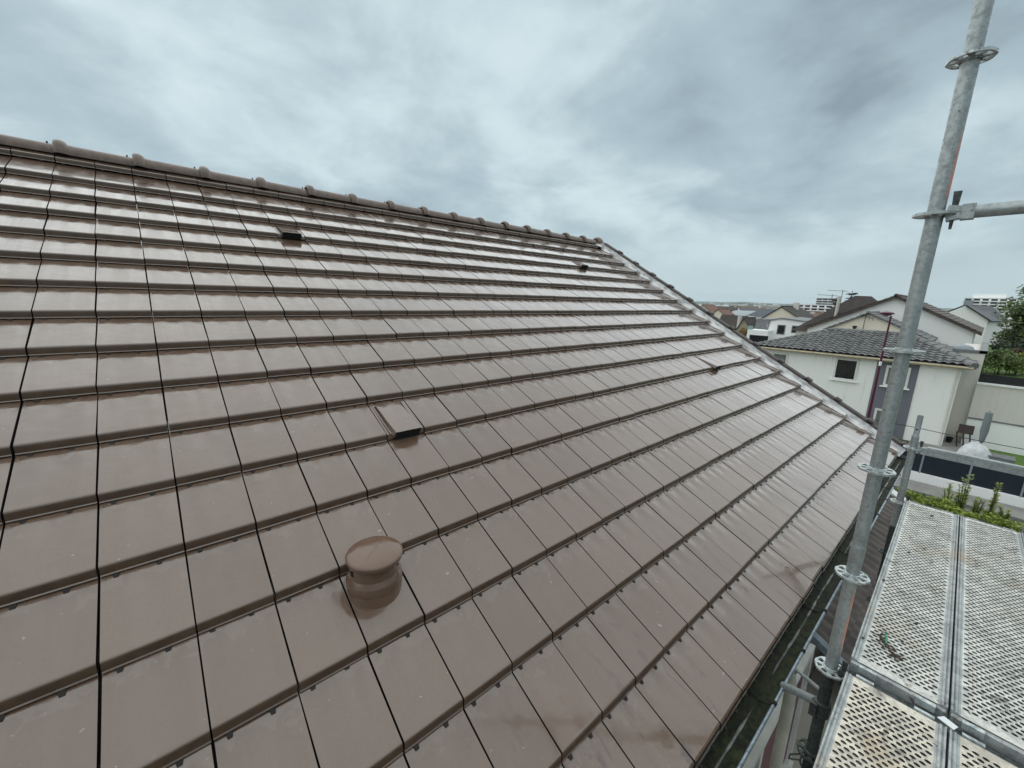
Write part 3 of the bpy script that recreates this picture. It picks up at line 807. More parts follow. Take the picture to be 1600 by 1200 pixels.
deck(0.02, 2.475, yedge(0.02), yedge(2.475), PWD, 'cement-stained perforated steel plank next to gutter, before first pole', M_DECKN, 3)
deck(0.02, 2.475, yedge(0.02) - PWD - PG, yedge(2.475) - PWD - PG, PWD, 'rust-spotted perforated plank beside the cement-stained plank', M_DECKN, 4)

# litter lying on the plank beside the gutter
M_TWIG = simple('twig_bark', (0.06, 0.035, 0.022), 0.8, var=0.5, scale=50)
M_GREENP = simple('green_plastic', (0.02, 0.22, 0.10), 0.4)
M_LEAFD = simple('rotten_leaf', (0.035, 0.030, 0.022), 0.8, var=0.4, scale=60)
lr_ = random.Random(2)
def deckpt(x, y, h=.006): return on(x, y, 2, DZ + h)
tw = MB()
tw.tube([deckpt(1362, 988), deckpt(1374, 993, .012), deckpt(1382, 1006, .014), deckpt(1392, 1018, .009), deckpt(1404, 1026), deckpt(1414, 1034)], [.002, .003, .0035, .003, .0025, .001], 6)
tw.tube([deckpt(1374, 993, .012), deckpt(1380, 987, .02), deckpt(1386, 992, .016)], [.002, .002, .001], 5)
tw.tube([deckpt(1392, 1018, .009), deckpt(1400, 1032, .012), deckpt(1412, 1033, .007)], [.002, .003, .001], 5)
for i in range(26):
    p = Vector(deckpt(lr_.uniform(1366, 1412), 0 + lr_.uniform(988, 1032), .008))
    q = Vector(deckpt(*[lr_.choice([(1374, 993), (1384, 1008), (1396, 1022), (1408, 1030)])][0], .008)); p = q + (p - q) * .25
    a = lr_.uniform(0, 6.28); l = lr_.uniform(.008, .018)
    d = Vector((math.cos(a), math.sin(a), lr_.uniform(-.1, .4))) * l; s = Vector((-math.sin(a), math.cos(a), .2)) * l * .4
    tw.add([p - d, p + s, p + d, p - s], [(0, 1, 2, 3)])
tag(obj('twig', tw, M_TWIG), 'dry brown twig with withered leaves lying on perforated plank', 'twig')
gs = MB(); P = [Vector(deckpt(1384, 990, .018)), Vector(deckpt(1385, 998, .014)), Vector(deckpt(1384, 1006, .012))]
gs.tube(P, [.004, .0055, .0035], 6)
tag(obj('plastic_scrap', gs, M_GREENP), 'small green plastic scrap caught in the twig', 'scrap')
for x, y, sz in ((1348, 997, .012), (1456, 806, .016), (1381, 907, .014), (1420, 863, .013), (1444, 858, .010), (1432, 975, .012), (1405, 960, .010), (1410, 1003, .011)):
    lf = MB(); p = Vector(deckpt(x, y, .0055)); a = lr_.uniform(0, 6.28)
    ring = [p + Vector((math.cos(a + k * .9) * sz * lr_.uniform(.6, 1.2), math.sin(a + k * .9) * sz * .6 * lr_.uniform(.6, 1.2), lr_.uniform(0, .004))) for k in range(7)]
    lf.prism(ring, (0, 0, .0015))
    tag(obj('dead_leaf', lf, M_LEAFD), 'small dark dead leaf stuck on the perforated planks', 'leaf', 'dead leaves on the planks')

ps = MB(); P = [Vector(on(x, y, 2, DZ + .010)) for x, y in ((1464, 1121), (1475, 1120), (1497, 1137), (1490, 1141))]
ps.prism(P, (0, 0, .003))
tag(obj('paper_scrap', ps, simple('white_paper', (.72, .74, .75), .6)), 'small white paper scrap where four planks meet', 'scrap')

# ================================================================== street and neighbours
def asphalt(name, A, B): return simple(name, A, 0.85, col2=B, scale=1.2, bump=0.2, bscale=80)
M_ROAD = asphalt('wet_asphalt', (0.10, 0.10, 0.10), (0.145, 0.145, 0.14))
M_PAVE = asphalt('pale_paving', (0.27, 0.26, 0.24), (0.20, 0.195, 0.185))
structure('road', MB().box((16.8, -60, GROUND - .3), (23.2, 40, GROUND + .010)), M_ROAD)
structure('pavement', MB().box((23.2, -60, GROUND - .3), (24.55, 40, GROUND + .12)), M_PAVE)
structure('terrace', MB().box((24.86, -1.55, GROUND - .3), (36.2, 1.2, GROUND + .05)), M_PAVE)
M_LAWN = simple('lawn', (0.075, 0.14, 0.025), 0.95, col2=(0.11, 0.19, 0.03), scale=6, bump=0.6, bscale=60)
structure('lawn', MB().box((24.86, -30, GROUND - .3), (36.0, -1.56, GROUND + .06)), M_LAWN)

def wallmat(name, c, streak=0.25, sc=2.2):
    """rendered wall with rain streaks and blotches"""
    ma = bpy.data.materials.new(name); ma.use_nodes = True
    t = NT(ma.node_tree); b = t.n['Principled BSDF']
    pos = t.new('ShaderNodeNewGeometry').outputs['Position']
    X, Y, Z = t.sep(pos)[:3]
    st = t.noise(t.comb(t.math('MULTIPLY', X, 5.0), t.math('MULTIPLY', Y, 5.0), t.math('MULTIPLY', Z, .35)), 1.0, 6, .65, .3)
    bl = t.noise(pos, sc, 6, .6)
    f = t.math('MULTIPLY', t.rng(st, .50, .78), t.rng(bl, .35, .65))
    cc = t.mix(t.math('MULTIPLY', f, streak * 2), c, tuple(v * q for v, q in zip(c, (.62, .60, .52))))
    t.l.new(cc, b.inputs['Base Color']); b.inputs['Roughness'].default_value = .88
    t.l.new(t.bump(t.noise(pos, 70.0, 4), .15, .01), b.inputs['Normal'])
    return ma
M_W1 = wallmat('white_render', (0.86, 0.86, 0.82))
M_W2 = wallmat('clean_white_render', (0.87, 0.87, 0.86), .08)
M_W3 = wallmat('pale_beige_render', (0.66, 0.63, 0.57), .35)
M_W4 = wallmat('cream_yellow_render', (0.76, 0.69, 0.56), .1)
M_GREYW = wallmat('grey_render', (0.155, 0.160, 0.185), .1)
M_STONE = simple('rubble_stone', (0.42, 0.36, 0.26), .9, col2=(.26, .22, .16), scale=3)
M_GLASS = simple('window_glass', (0.015, 0.018, 0.020), 0.08, var=.3, scale=1.5, spec=.6)
M_CURT = simple('curtained_glass', (0.20, 0.21, 0.20), 0.15, var=.3, scale=2, stretch=(1, 9, 1))
M_TGREY = simple('grey_roman_tile', (0.19, 0.19, 0.188), 0.55, var=0.5, scale=3)
M_TBRN = simple('brown_flat_tile', (0.085, 0.060, 0.048), 0.65, var=0.45, scale=2.5)
M_TDBRN = simple('dark_brown_roof', (0.040, 0.030, 0.026), 0.75, var=0.4, scale=2.5)
M_SLATE = simple('dark_slate', (0.032, 0.034, 0.040), 0.5, var=0.35, scale=2)
M_WOODF = simple('pale_fascia', (0.55, 0.47, 0.33), 0.7, var=.2)
M_GREYC = simple('grey_coping', (0.19, 0.195, 0.20), 0.6, var=.35, scale=3)
M_NAVY = simple('dark_blue_panel', (0.011, 0.021, 0.035), 0.45, var=.2)
M_CHAR = simple('charcoal_screen', (0.012, 0.012, 0.014), 0.7, var=.3)
M_ALU = simple('grey_aluminium', (0.25, 0.28, 0.30), 0.45)

def tiled_slope(A, B, C, D, pu, pv, wave=.03, step=.025, sub=6):
    """roof slope A-B (eave) to D-C (top) as overlapping wavy courses; all points world"""
    A, B, C, D = (Vector(q) for q in (A, B, C, D)); mb = MB()
    ex = (B - A); L = ex.length; ex.normalize()
    nrm = ex.cross((D - A)); nrm.normalize()
    if nrm.z < 0: nrm = -nrm
    up = (D - A) - ex * ex.dot(D - A); H = up.length; up.normalize(); nc = max(2, round(H / pv))
    rows = []
    for j in range(nc):
        for e in (0, 1):
            f = (j + e) / nc; l = A.lerp(D, f); r = B.lerp(C, f); n = max(2, int(L / (pu / sub)))
            row = []
            for i in range(n + 1):
                p = l.lerp(r, i / n); s = (p - A).dot(ex)
                row.append(p + nrm * ((step if e == 0 else 0) + wave * abs(math.sin(math.pi * s / pu))) )
            rows.append(row)
    o = len(mb.v); n = len(rows[0])
    vs = [p for r in rows for p in r]
    fs = [(j * n + i, j * n + i + 1, (j + 1) * n + i + 1, (j + 1) * n + i) for j in range(len(rows) - 1) for i in range(n - 1)]
    mb.add(vs, fs); return mb
def window(parent, xf, y0, y1, z0, z1, glass=M_GLASS, frame=M_WHITE, bars=0, sill=True, fw=.11):
    """window in a facade facing -X: recessed pane, frame, sill"""
    w = obj('window', MB().box((xf - .02, y0 + fw, z0 + fw), (xf + .05, y1 - fw, z1 - fw)), glass, parent)
    f = MB(); d0, d1 = xf - .06, xf + .04
    f.box((d0, y0, z0), (d1, y0 + fw, z1)); f.box((d0, y1 - fw, z0), (d1, y1, z1)); f.box((d0 + .003, y0 + fw, z0), (d1, y1 - fw, z0 + fw)); f.box((d0 + .003, y0 + fw, z1 - fw), (d1, y1 - fw, z1))
    for k in range(bars):
        c = y0 + (y1 - y0) * (k + 1) / (bars + 1); f.box((d0 + .012, c - .03, z0 + fw), (d1, c + .03, z1 - fw))
    obj('frame', f, frame, w)
    if sill: obj('sill', MB().box((xf - .16, y0 - .12, z0 - .07), (xf + .02, y1 + .12, z0 - .002)), M_GREYC if glass is M_BLACK else M_W2, w)
    return w

# ---- white neighbour house with hipped grey roof, grey stripe
XF = 32.4
def Y_(x, y, xf=XF): return on(x, y, 0, xf)[1]
def Z_(x, y, xf=XF): return on(x, y, 0, xf)[2]
YL, YR_ = Y_(1190, 545) , Y_(1503, 575)
ZE = (Z_(1350, 553) + Z_(1505, 570)) / 2 - .05
nb = thing('neighbour_house', 'white two-storey house with hipped grey tiled roof and dark grey stripe', 'house', (XF + 3.5, (YL + YR_) / 2, GROUND))
DEP = 7.6
S0, S1 = Y_(1373, 557), Y_(1440, 562)
wl = MB(); wl.box((XF, YR_, GROUND - .2), (XF + DEP, YL, ZE))
obj('wall', wl, M_W1, nb)
obj('grey_wall_stripe', MB().box((XF - .035, S1, GROUND - .2), (XF + .01, S0, ZE)), M_GREYW, nb)
ov = .42
ea, eb = (XF - ov, YL + ov, ZE - .02), (XF - ov, YR_ - ov, ZE - .02)
RZ_ = ZE + 1.20; ri = 3.3
ra, rb_ = (XF + DEP / 2, YL - ri + .2, RZ_), (XF + DEP / 2, YR_ + ri - .6, RZ_)
ba, bb = (XF + DEP + ov, YL + ov, ZE - .02), (XF + DEP + ov, YR_ - ov, ZE - .02)
nroof = obj('roof', MB().add([Vector(q) - Vector((0, 0, .05)) for q in (ea, eb, bb, ba, ra, rb_)], [(0, 1, 5, 4), (1, 2, 5), (2, 3, 4, 5), (3, 0, 4), (0, 3, 2, 1)]), M_TGREY, nb)
for q in ((ea, eb, rb_, ra), (eb, bb, rb_, rb_), (ba, ea, ra, ra)):
    o = obj('roof_tiles', tiled_slope(*q, .34, .38, .085, .07), M_TGREY, nroof, 40); o['kind'] = 'stuff'
def caps(a, b, parent, mat, size=.13, sp=.36):
    a, b = Vector(a), Vector(b); n = int((b - a).length / sp); d = (b - a) / n
    mbc = MB(); mbc.tube([Vector((0, 0, 0)), d * 1.08], [size, size * .82], 8); me = mbc.mesh('cap_tile', mat, 40)
    for k in range(n):
        o = bpy.data.objects.new('cap_tile', me); COL.objects.link(o); o.parent = parent; o.location = a + d * k
caps(Vector(eb) + Vector((0, 0, .04)), Vector(rb_) + Vector((0, 0, .04)), nroof, M_TGREY, .20, .55)
caps(Vector(ea) + Vector((0, 0, .06)), Vector(ra) + Vector((0, 0, .06)), nroof, M_TGREY)
caps(Vector(ra) + Vector((0, 0, .06)), Vector(rb_) + Vector((0, 0, .06)), nroof, M_TGREY)
obj('fascia', MB().box((XF - ov + .02, YR_ - ov, ZE - .20), (XF - ov + .07, YL + ov, ZE - .03)), M_WOODF, nb)
obj('soffit', MB().box((XF - ov + .07, YR_ - ov, ZE - .09), (XF, YL + ov, ZE - .06)), M_W2, nb)
g = MB().tube([(XF - ov - .03, YL + ov, ZE - .10), (XF - ov - .03, YR_ - ov, ZE - .10)], .055, 8); obj('gutter', g, M_WOODF, nb, 50)
window(nb, XF, Y_(1338, 590), Y_(1306, 562), Z_(1320, 594), Z_(1322, 560))
window(nb, XF, Y_(1231, 562), Y_(1207, 552), Z_(1219, 590), Z_(1219, 551), M_CURT)
window(nb, XF - .035, Y_(1421, 590), Y_(1383, 585), Z_(1395, 604), Z_(1400, 572), M_CURT, bars=1)
window(nb, XF - .035, Y_(1398, 660), Y_(1364, 655), Z_(1385, 690), Z_(1385, 640), M_CURT, bars=1)
obj('downpipe', MB().tube([(XF - .05, YR_ + .10, ZE - .1), (XF - .05, YR_ + .10, GROUND)], .045, 8), M_W3, nb, 50)

# flat-roofed beige annex beside it
ax = 34.6
ay0, ay1 = Y_(1538, 560, ax), YR_ + .3
az_ = Z_(1541, 553, ax)
an = thing('annex', 'pale beige flat-roofed annex with grey coping at the end of white house', 'annex', (ax + 3, (ay0 + ay1) / 2, GROUND))
obj('wall', MB().box((ax, ay0, GROUND - .2), (ax + 9, ay1, az_)), M_W3, an)
cpn = MB(); cpn.box((ax - .06, ay0 - .06, az_ + .002), (ax + .3, ay1 + .2, az_ + .16)); cpn.box((ax - .06, ay0 - .06, az_ + .003), (ax + 9, ay0 + .24, az_ + .155))
obj('coping', cpn, M_GREYC, an)
obj('rooflight', MB().lathe([(.45, 0), (.45, .08), (.38, .2), (.22, .29), (0, .32)], (ax + 1.6, ay0 + .9, az_ + .02), 16), M_ALU, an, 50)
# retaining wall, screen fence and planting on the right
rx = 34.0
rz = Z_(1545, 602, rx)
ryl = ay0 + .02
rw = thing('retaining_wall', 'tall pale retaining wall with white lower half behind the terrace', 'wall', (rx, -6, GROUND))
zmid = Z_(1545, 657, rx)
obj('upper_wall', MB().box((rx + .08, -22, zmid), (rx + .4, ryl, rz)), M_W3, rw)
obj('lower_wall', MB().box((rx, -22, GROUND - .2), (rx + .4, ryl, zmid - .05)), M_W2, rw)
obj('ledge', MB().box((rx - .05, -22, zmid - .048), (rx + .08, ryl, zmid + .01)), M_GREYC, rw)
obj('top_coping', MB().box((rx - .02, -22, rz + .002), (rx + .45, ryl, rz + .09)), M_W2, rw)
structure('upper_terrace', MB().box((rx + .4, -40, GROUND), (75, ryl - .2, rz - .05)), M_LAWN)
sf = thing('screen_fence', 'low black mesh screen fence on top of the retaining wall', 'fence', (rx + .2, -6, rz + .09))
ft = Z_(1560, 587, rx + .2)
for k in range(8):
    y1 = ryl - .05 - k * 2.0
    obj('screen_panel', MB().box((rx + .19, y1 - 1.96, rz + .10), (rx + .21, y1, ft - .02 * (k % 3))), M_CHAR, sf)
    obj('post', MB().tube([(rx + .25, y1, rz), (rx + .25, y1, ft + .05)], .025, 8), M_CHAR, sf, 50)
hf = thing('dark_fence', 'long dark hedge-height fence beyond the shrubs on upper terrace', 'fence', (50, -2, rz))
for k in range(7):
    y1 = on(1546, 552, 0, 50)[1] - k * 1.8
    obj('fence_panel', MB().box((50, y1 - 1.77, rz - .06), (50.05, y1, on(1570, 552, 0, 50)[2])), M_CHAR, hf)

# ---- street lamp, fence wall, terrace things
lx = 28.3
ly = on(1364, 620, 0, lx)[1]
lt = on(1383, 489, 0, lx)
M_LAMP = simple('burgundy_lamp_paint', (0.095, 0.008, 0.034), 0.35, var=.2)
lamp = thing('street_lamp', 'slim burgundy street lamp post with flat disc head in front of house', 'street lamp', (lx, ly, GROUND))
obj('pole', MB().tube([(lx, ly, GROUND), (lx, ly, GROUND + 1.0), (lx, ly, Z_(1380, 560, lx)), (lx, ly - .01, lt[2] - .12)], [.075, .070, .048, .040], 12), M_LAMP, lamp, 50)
zc = Z_(1372, 568, lx)
obj('pole_band', MB().tube([(lx, ly, zc - .10), (lx, ly, zc + .12)], .056, 12), M_W2, lamp, 50)
obj('lamp_head', MB().lathe([(.0, -.14), (.10, -.13), (.28, -.04), (.31, .0), (.24, .05), (.0, .09)], (lx - .12, ly + .15, lt[2]), 20), M_LAMP, lamp, 50)

fx = 24.7
fw_ = thing('garden_wall', 'low white garden wall topped by dark blue panels along the pavement', 'wall', (fx, -3, GROUND))
zb1 = (Z_(1450, 743, fx) + Z_(1590, 775, fx)) / 2; zt1 = GROUND + 1.32
FYL = on(1400, 735, 0, fx)[1] + 2.5
obj('low_wall', MB().box((fx - .12, -16, GROUND - .2), (fx + .12, FYL, zb1)), M_W2, fw_)
pw = 1.40
yy = on(1440, 725, 0, fx)[1] + 2 * pw
k = 0
while yy > -14:
    obj('panel', MB().box((fx - .02, yy - pw + .03, zb1 + .03), (fx + .02, yy - .03, zt1)), M_NAVY, fw_)
    obj('post', MB().box((fx - .035, yy - .028, zb1 + .001), (fx + .035, yy + .028, zt1 + .03)), M_ALU, fw_)
    yy -= pw
bp_ = on(1523, 712, 2, GROUND + .05)
M_TARP = simple('white_tarpaulin', (0.66, 0.67, 0.68), 0.45, var=.2, scale=5, bump=.6, bscale=7)
def lump(c, sx, sy, sz, seed, mat, seg=18, rings=9, amp=.12):
    rg = random.Random(seed); mb = MB(); vs = []; fs = []; ph = [rg.uniform(0, 6.28) for _ in range(6)]
    for i in range(rings + 1):
        f = i / rings; rr_ = max(0.0, 1 - f ** 2.6) ** .5
        for k in range(seg):
            a = 2 * math.pi * k / seg; q = 1 + amp * math.sin(3 * a + ph[0] + f) * (1 - f) + amp * .7 * math.sin(7 * a + ph[1]) * (1 - f)
            vs.append((c[0] + sx * rr_ * q * math.cos(a), c[1] + sy * rr_ * q * math.sin(a), c[2] + sz * f * (1 + .06 * math.sin(2 * a + ph[3]) + .03 * math.sin(9 * a + ph[4])) + .03 * math.sin(5 * a + ph[2]) * f * (1 - f)))
    for i in range(rings):
        for k in range(seg):
            k2 = (k + 1) % seg; fs.append((i * seg + k, i * seg + k2, (i + 1) * seg + k2, (i + 1) * seg + k))
    mb.add(vs, fs); return mb
bx_ = 30.3
bc = on(1521, 716, 0, bx_)
bz = on(1521, 691, 0, bx_)[2]
tag(obj('covered_barbecue', lump((bx_, bc[1], GROUND + .06), .55, .62, bz - GROUND - .06, 4, M_TARP, 44, 14, .07), M_TARP, None, 30), 'rounded white tarpaulin cover over a barbecue on the terrace', 'barbecue')
bxx = 30.0
b0 = on(1542, 712, 0, bxx)
sb = thing('storage_box', 'low grey garden storage box beside the white tarpaulin cover', 'box', (bxx, b0[1] - .5, GROUND))
obj('body', MB().box((bxx, b0[1] - .85, GROUND + .06), (bxx + .7, b0[1] + .35, b0[2] - .05)), M_ALU, sb)
obj('lid', MB().box((bxx - .04, b0[1] - .89, b0[2] - .047), (bxx + .74, b0[1] + .39, b0[2] + .04)), M_GREYC, sb)
M_RUSTT = simple('dark_brown_lacquer', (0.035, 0.016, 0.012), 0.5, var=.3)
tx = 33.2
t0, t1 = on(1499, 663, 0, tx), on(1520, 680, 0, tx)
ft_ = thing('folded_table', 'dark brown folded table leaning upright on thin legs by annex', 'table', (tx, (t0[1] + t1[1]) / 2, GROUND))
obj('tabletop', MB().hexa([(tx, t1[1], t1[2]), (tx + .05, t1[1], t1[2]), (tx + .05, t0[1], t1[2]), (tx, t0[1], t1[2])], [(tx + .15, t1[1], t0[2]), (tx + .2, t1[1], t0[2]), (tx + .2, t0[1], t0[2]), (tx + .15, t0[1], t0[2])]), M_RUSTT, ft_)
for s in (.08, .5, .92):
    y = t0[1] + (t1[1] - t0[1]) * s
    obj('leg', MB().bar((tx - .05, y - .06, GROUND + .05), (tx + .03, y + .06, t1[2] + .05), .045, .045), M_RUSTT, ft_)
for k, (x, y, c, lab) in enumerate(((1482, 691, M_CHAR, 'small dark flower pot on the terrace by house corner'), (1489, 689, M_W3, 'small pale flower pot on the terrace by house corner'))):
    p = on(x, y, 2, GROUND + .05)
    tag(obj('flower_pot', MB().lathe([(.10, 0), (.15, .26), (.165, .27), (.165, .31), (.14, .31), (.13, .22), (0, .22)], (p[0], p[1], GROUND + .052), 14), c, None, 50), lab, 'flower pot')
ux = 31.0
u0, u1 = on(1529, 702, 0, ux), on(1552, 645, 0, ux)
M_PARA = simple('grey_parasol_cloth', (0.20, 0.225, 0.235), 0.7, var=.25, scale=8, stretch=(9, 9, 1))
pa = thing('parasol', 'closed grey garden parasol standing upright behind white tarpaulin', 'parasol', (ux, u0[1], GROUND))
zt_ = u1[2]
obj('pole', MB().tube([(ux, u0[1] - .02, GROUND + .05), (ux, u0[1] - .02, zt_ + .08)], .025, 10), M_ALU, pa, 50)
obj('canopy', MB().lathe([(.05, 0), (.10, .12), (.11, .30), (.15, .62), (.14, 1.0), (.13, zt_ - GROUND - 1.0), (.12, zt_ - GROUND - .97), (0, zt_ - GROUND - .93)], (ux, u0[1] - .02, GROUND + .95), 12), M_PARA, pa, 40)
obj('foot', MB().lathe([(0, .051), (.30, .051), (.30, .10), (.08, .14), (.0, .14)], (ux, u0[1] - .02, GROUND), 16), M_GREYC, pa, 50)

# telephone wire crossing the street
cbl = MB(); P = []
for x, y in ((1260, 632), (1350, 653), (1431, 668), (1500, 683), (1600, 702)):
    P.append(on(x, y, 0, 20.0))
P = [P[0] + (P[0] - P[1]) * 3] + P + [P[-1] + (P[-1] - P[-2]) * 4]
cbl.tube(P, .011, 6)
tag(obj('telephone_wire', cbl, M_CHAR), 'thin dark overhead wire strung across the street', 'wire')

# ---- gabled houses behind
def gable_house(name, label, X, y0, y1, zeave, zridge, yridge, length, wallm, roofm, zbase, band=.14, over=.25, tiles=None, cat='house'):
    """gable wall facing -X at x=X between y0<y1, ridge along +X"""
    t = thing(name, label, cat, (X + length / 2, (y0 + y1) / 2, zbase))
    zl = lambda y: zeave[0] if y == y1 else zeave[1]
    obj('wall', MB().prism([(X, y1, zbase - 1), (X, y1, zeave[0]), (X, yridge, zridge), (X, y0, zeave[1]), (X, y0, zbase - 1)], (length, 0, 0)), wallm, t)
    r = None
    for (ye, ze, sg) in ((y1, zeave[0], 1), (y0, zeave[1], -1)):
        sl = (zridge - ze) / abs(yridge - ye); yo, zo = ye + sg * over, ze - sl * over
        q = [(X - over, yo, zo), (X + length + over, yo, zo), (X + length + over, yridge, zridge), (X - over, yridge, zridge)]
        h = MB().hexa([Vector(p) + Vector((0, 0, .012)) for p in q], [Vector(p) + Vector((0, 0, .012 + band)) for p in q])
        rr_ = obj('roof_slope', h, roofm, t)
        if tiles:
            up = Vector((0, 0, band + .03))
            o = obj('roof_tiles', tiled_slope(*[Vector(p) + up for p in q], tiles[0], tiles[1], tiles[2], tiles[3]), roofm, rr_, 40); o['kind'] = 'stuff'
    obj('ridge', MB().tube([(X - over, yridge, zridge + band + .03), (X + length + over, yridge, zridge + band + .03)], .13, 8), roofm, t, 50)
    return t
gx_ = 46.0
def PZ(x, y, X): q = on(x, y, 0, X); return q[1], q[2]
ya, za = PZ(1400, 466, gx_); yl, zl_ = PZ(1262, 513, gx_); yr, zr_ = PZ(1522, 520, gx_)
gable_house('gable_house', 'broad clean white gable wall under brown roof behind the grey hipped roof', gx_, yr, yl, (zl_, zr_), za, ya, 12.0, M_W2, M_TBRN, -6, .20, .40, (.30, .38, .0, .04))
cx_ = 41.2
ya, za = PZ(1357, 491, cx_); yl, zl_ = PZ(1290, 515, cx_); yr, zr_ = PZ(1452, 533, cx_)
ch = gable_house('cream_gable_house', 'small cream gable with grey tiled roof and aerial, before white gable', cx_, yr, yl, (zl_, zr_), za, ya, 4.0, M_W4, M_TGREY, -5.5, .08, .18, (.30, .36, .03, .04))
p = on(1349, 511, 0, cx_ - .25)
an_ = MB(); an_.tube([(p[0], p[1], p[2] - .3), (p[0], p[1], p[2] + 1.05)], .022, 6); an_.tube([(p[0], p[1] - .5, p[2] + .62), (p[0], p[1] + .35, p[2] + .95)], .015, 6)
for s in (-.45, -.25, -.05, .15, .3): an_.tube([(p[0] - .2, p[1] + s, p[2] + .82 + s * .39 - .02), (p[0] + .2, p[1] + s, p[2] + .82 + s * .39 - .02)], .010, 5); an_.tube([(p[0], p[1] + s, p[2] + .66 + s * .39), (p[0], p[1] + s, p[2] + .98 + s * .39)], .010, 5)
obj('aerial', an_, M_CHAR, ch)
obj('flue', MB().lathe([(.09, 0), (.09, .30), (.15, .32), (.15, .42), (.0, .46)], on(1335, 513, 0, cx_ - .3) - np.array([0, 0, .25]), 10), M_CHAR, ch, 50)
# dark brown hipped roof with chimney
hx = 56.0
hh = thing('brown_roof_house', 'house with dark brown hipped roof and cream chimney beside the conifer', 'house', (hx + 4, on(1300, 500, 0, hx)[1], -6))
e0, e1 = on(1236, 513, 0, hx - 3), on(1420, 520, 0, hx - 3); r0, r1 = on(1336, 462, 0, hx + 2.2), on(1362, 463, 0, hx + 2.2)
zE = e0[2] - .2
rfh = MB().add([(hx - 3, e0[1], zE), (hx - 3, e1[1], zE), (hx + 9, e1[1], zE), (hx + 9, e0[1], zE), (hx + 2.2, r0[1], r0[2]), (hx + 2.2, r1[1], r1[2])], [(0, 1, 5, 4), (1, 2, 5), (2, 3, 4, 5), (3, 0, 4), (3, 2, 1, 0)])
obj('roof', rfh, M_TDBRN, hh)
obj('wall', MB().box((hx - 2.6, e1[1] + .4, -7), (hx + 8.6, e0[1] - .4, zE - .01)), M_W3, hh)
c0, c1 = on(1306, 486, 0, hx - .5), on(1313, 463, 0, hx - .5)
obj('chimney', MB().box((hx - .9, c1[1], c0[2] - 1), (hx - .1, c0[1], c1[2])), M_W3, hh)
# white house with slate roof on the right
wx = 84.0
A_, E_ = Vector(on(1508, 478, 0, wx)), Vector(on(1544, 500, 0, wx))
L_ = Vector((wx, 2 * A_.y - E_.y + .3, E_.z))
B_, F_ = Vector(on(1548, 480, 0, 97)), Vector(on(1571, 500.5, 0, 97))
K_ = B_ + (L_ - A_)
wh = thing('slate_roof_house', 'tall white house with dark slate gable roof beside the large tree', 'house', (wx + 5, A_.y, -4))
dn = lambda p: Vector((p.x, p.y, -5.0))
wm = MB(); wm.add([dn(L_), L_, A_, E_, dn(E_), dn(F_), F_, B_, K_, dn(K_)], [(0, 1, 2, 3, 4), (4, 3, 6, 5), (5, 6, 7, 8, 9), (9, 8, 1, 0)])
obj('wall', wm, M_W1, wh)
for (p, q, r_, t_) in ((A_, B_, F_, E_), (B_, A_, L_, K_)):
    n_ = (r_ - q).cross(p - q).normalized(); n_ = n_ if n_.z > 0 else -n_
    o1 = (r_ - q).normalized() * .35
    fo = Vector((-.35, 0, 0))
    base = [p + fo, q - fo, r_ + o1 - fo, t_ + o1 + fo]
    obj('roof_slope', MB().hexa([v + n_ * .03 for v in base], [v + n_ * .19 for v in base]), M_SLATE, wh)
obj('wall_lamp', MB().tube([(wx - .02, A_.y - .4, A_.z - 2.6), (wx - .45, A_.y - .4, A_.z - 2.3), (wx - .45, A_.y - 1.0, A_.z - 2.4)], .04, 6), M_ALU, wh)

# ---- houses lower down the slope on the left
def px_house(name, label, dist_x, apex, left, right, base_z, wallm, roofm, length, over=.3, cat='house'):
    ya, za = PZ(*apex, dist_x); yl, zl_ = PZ(*left, dist_x); yr, zr_ = PZ(*right, dist_x)
    return gable_house(name, label, dist_x, yr, yl, (zl_, zr_), za, ya, length, wallm, roofm, base_z, .22, over, cat=cat)
hA = px_house('cream_house', 'cream gabled house with dark brown roof above the modern white house', 118.0, (1221, 480), (1187, 500), (1250, 499), -12, M_W4, M_TDBRN, 14.0)
obj('chimney', MB().box((126, on(1243, 480, 0, 126)[1] - .5, -2), (127.2, on(1243, 480, 0, 126)[1] + .6, on(1243, 473, 0, 126)[2])), M_W3, hA)
hB = px_house('stone_gable_house', 'low house with dark roof and small stone gable left of modern house', 112.0, (1163, 498), (1150, 516), (1173, 514), -14, M_STONE, M_TDBRN, 7.0)
e0, e1 = on(1118, 512, 0, 114), on(1160, 512, 0, 114); r0, r1 = on(1128, 491, 0, 119), on(1168, 494, 0, 119)
obj('main_roof', MB().add([(114, e0[1], e0[2]), (114, e1[1] - 3, e1[2]), (119, r1[1], r1[2]), (119, r0[1], r0[2]), (124, e0[1], e0[2]), (124, e1[1] - 3, e1[2])], [(0, 1, 2, 3), (3, 2, 5, 4), (0, 3, 4), (1, 5, 2), (0, 4, 5, 1)]), M_TDBRN, hB)
obj('main_wall', MB().box((114.5, e1[1] - 2.5, -15), (123.5, e0[1] - .5, e0[2] - .02)), M_W3, hB)
obj('chimney', MB().box((113.2, on(1157, 495, 0, 113.2)[1], -6), (114.4, on(1153, 495, 0, 113.2)[1], on(1155, 494, 0, 113.2)[2])), M_W3, hB)
mx = 66.0
mh = thing('modern_house', 'modern white house with grey mansard side, terrace and large dark window', 'house', (mx + 4, on(1220, 515, 0, mx)[1], -8))
y0, z0 = PZ(1262, 530, mx); y1, z1 = PZ(1203, 501, mx); yc, zc_ = PZ(1222, 498, mx); y2, z2 = PZ(1258, 503, mx)
yb1 = PZ(1201, 523, mx)[0]
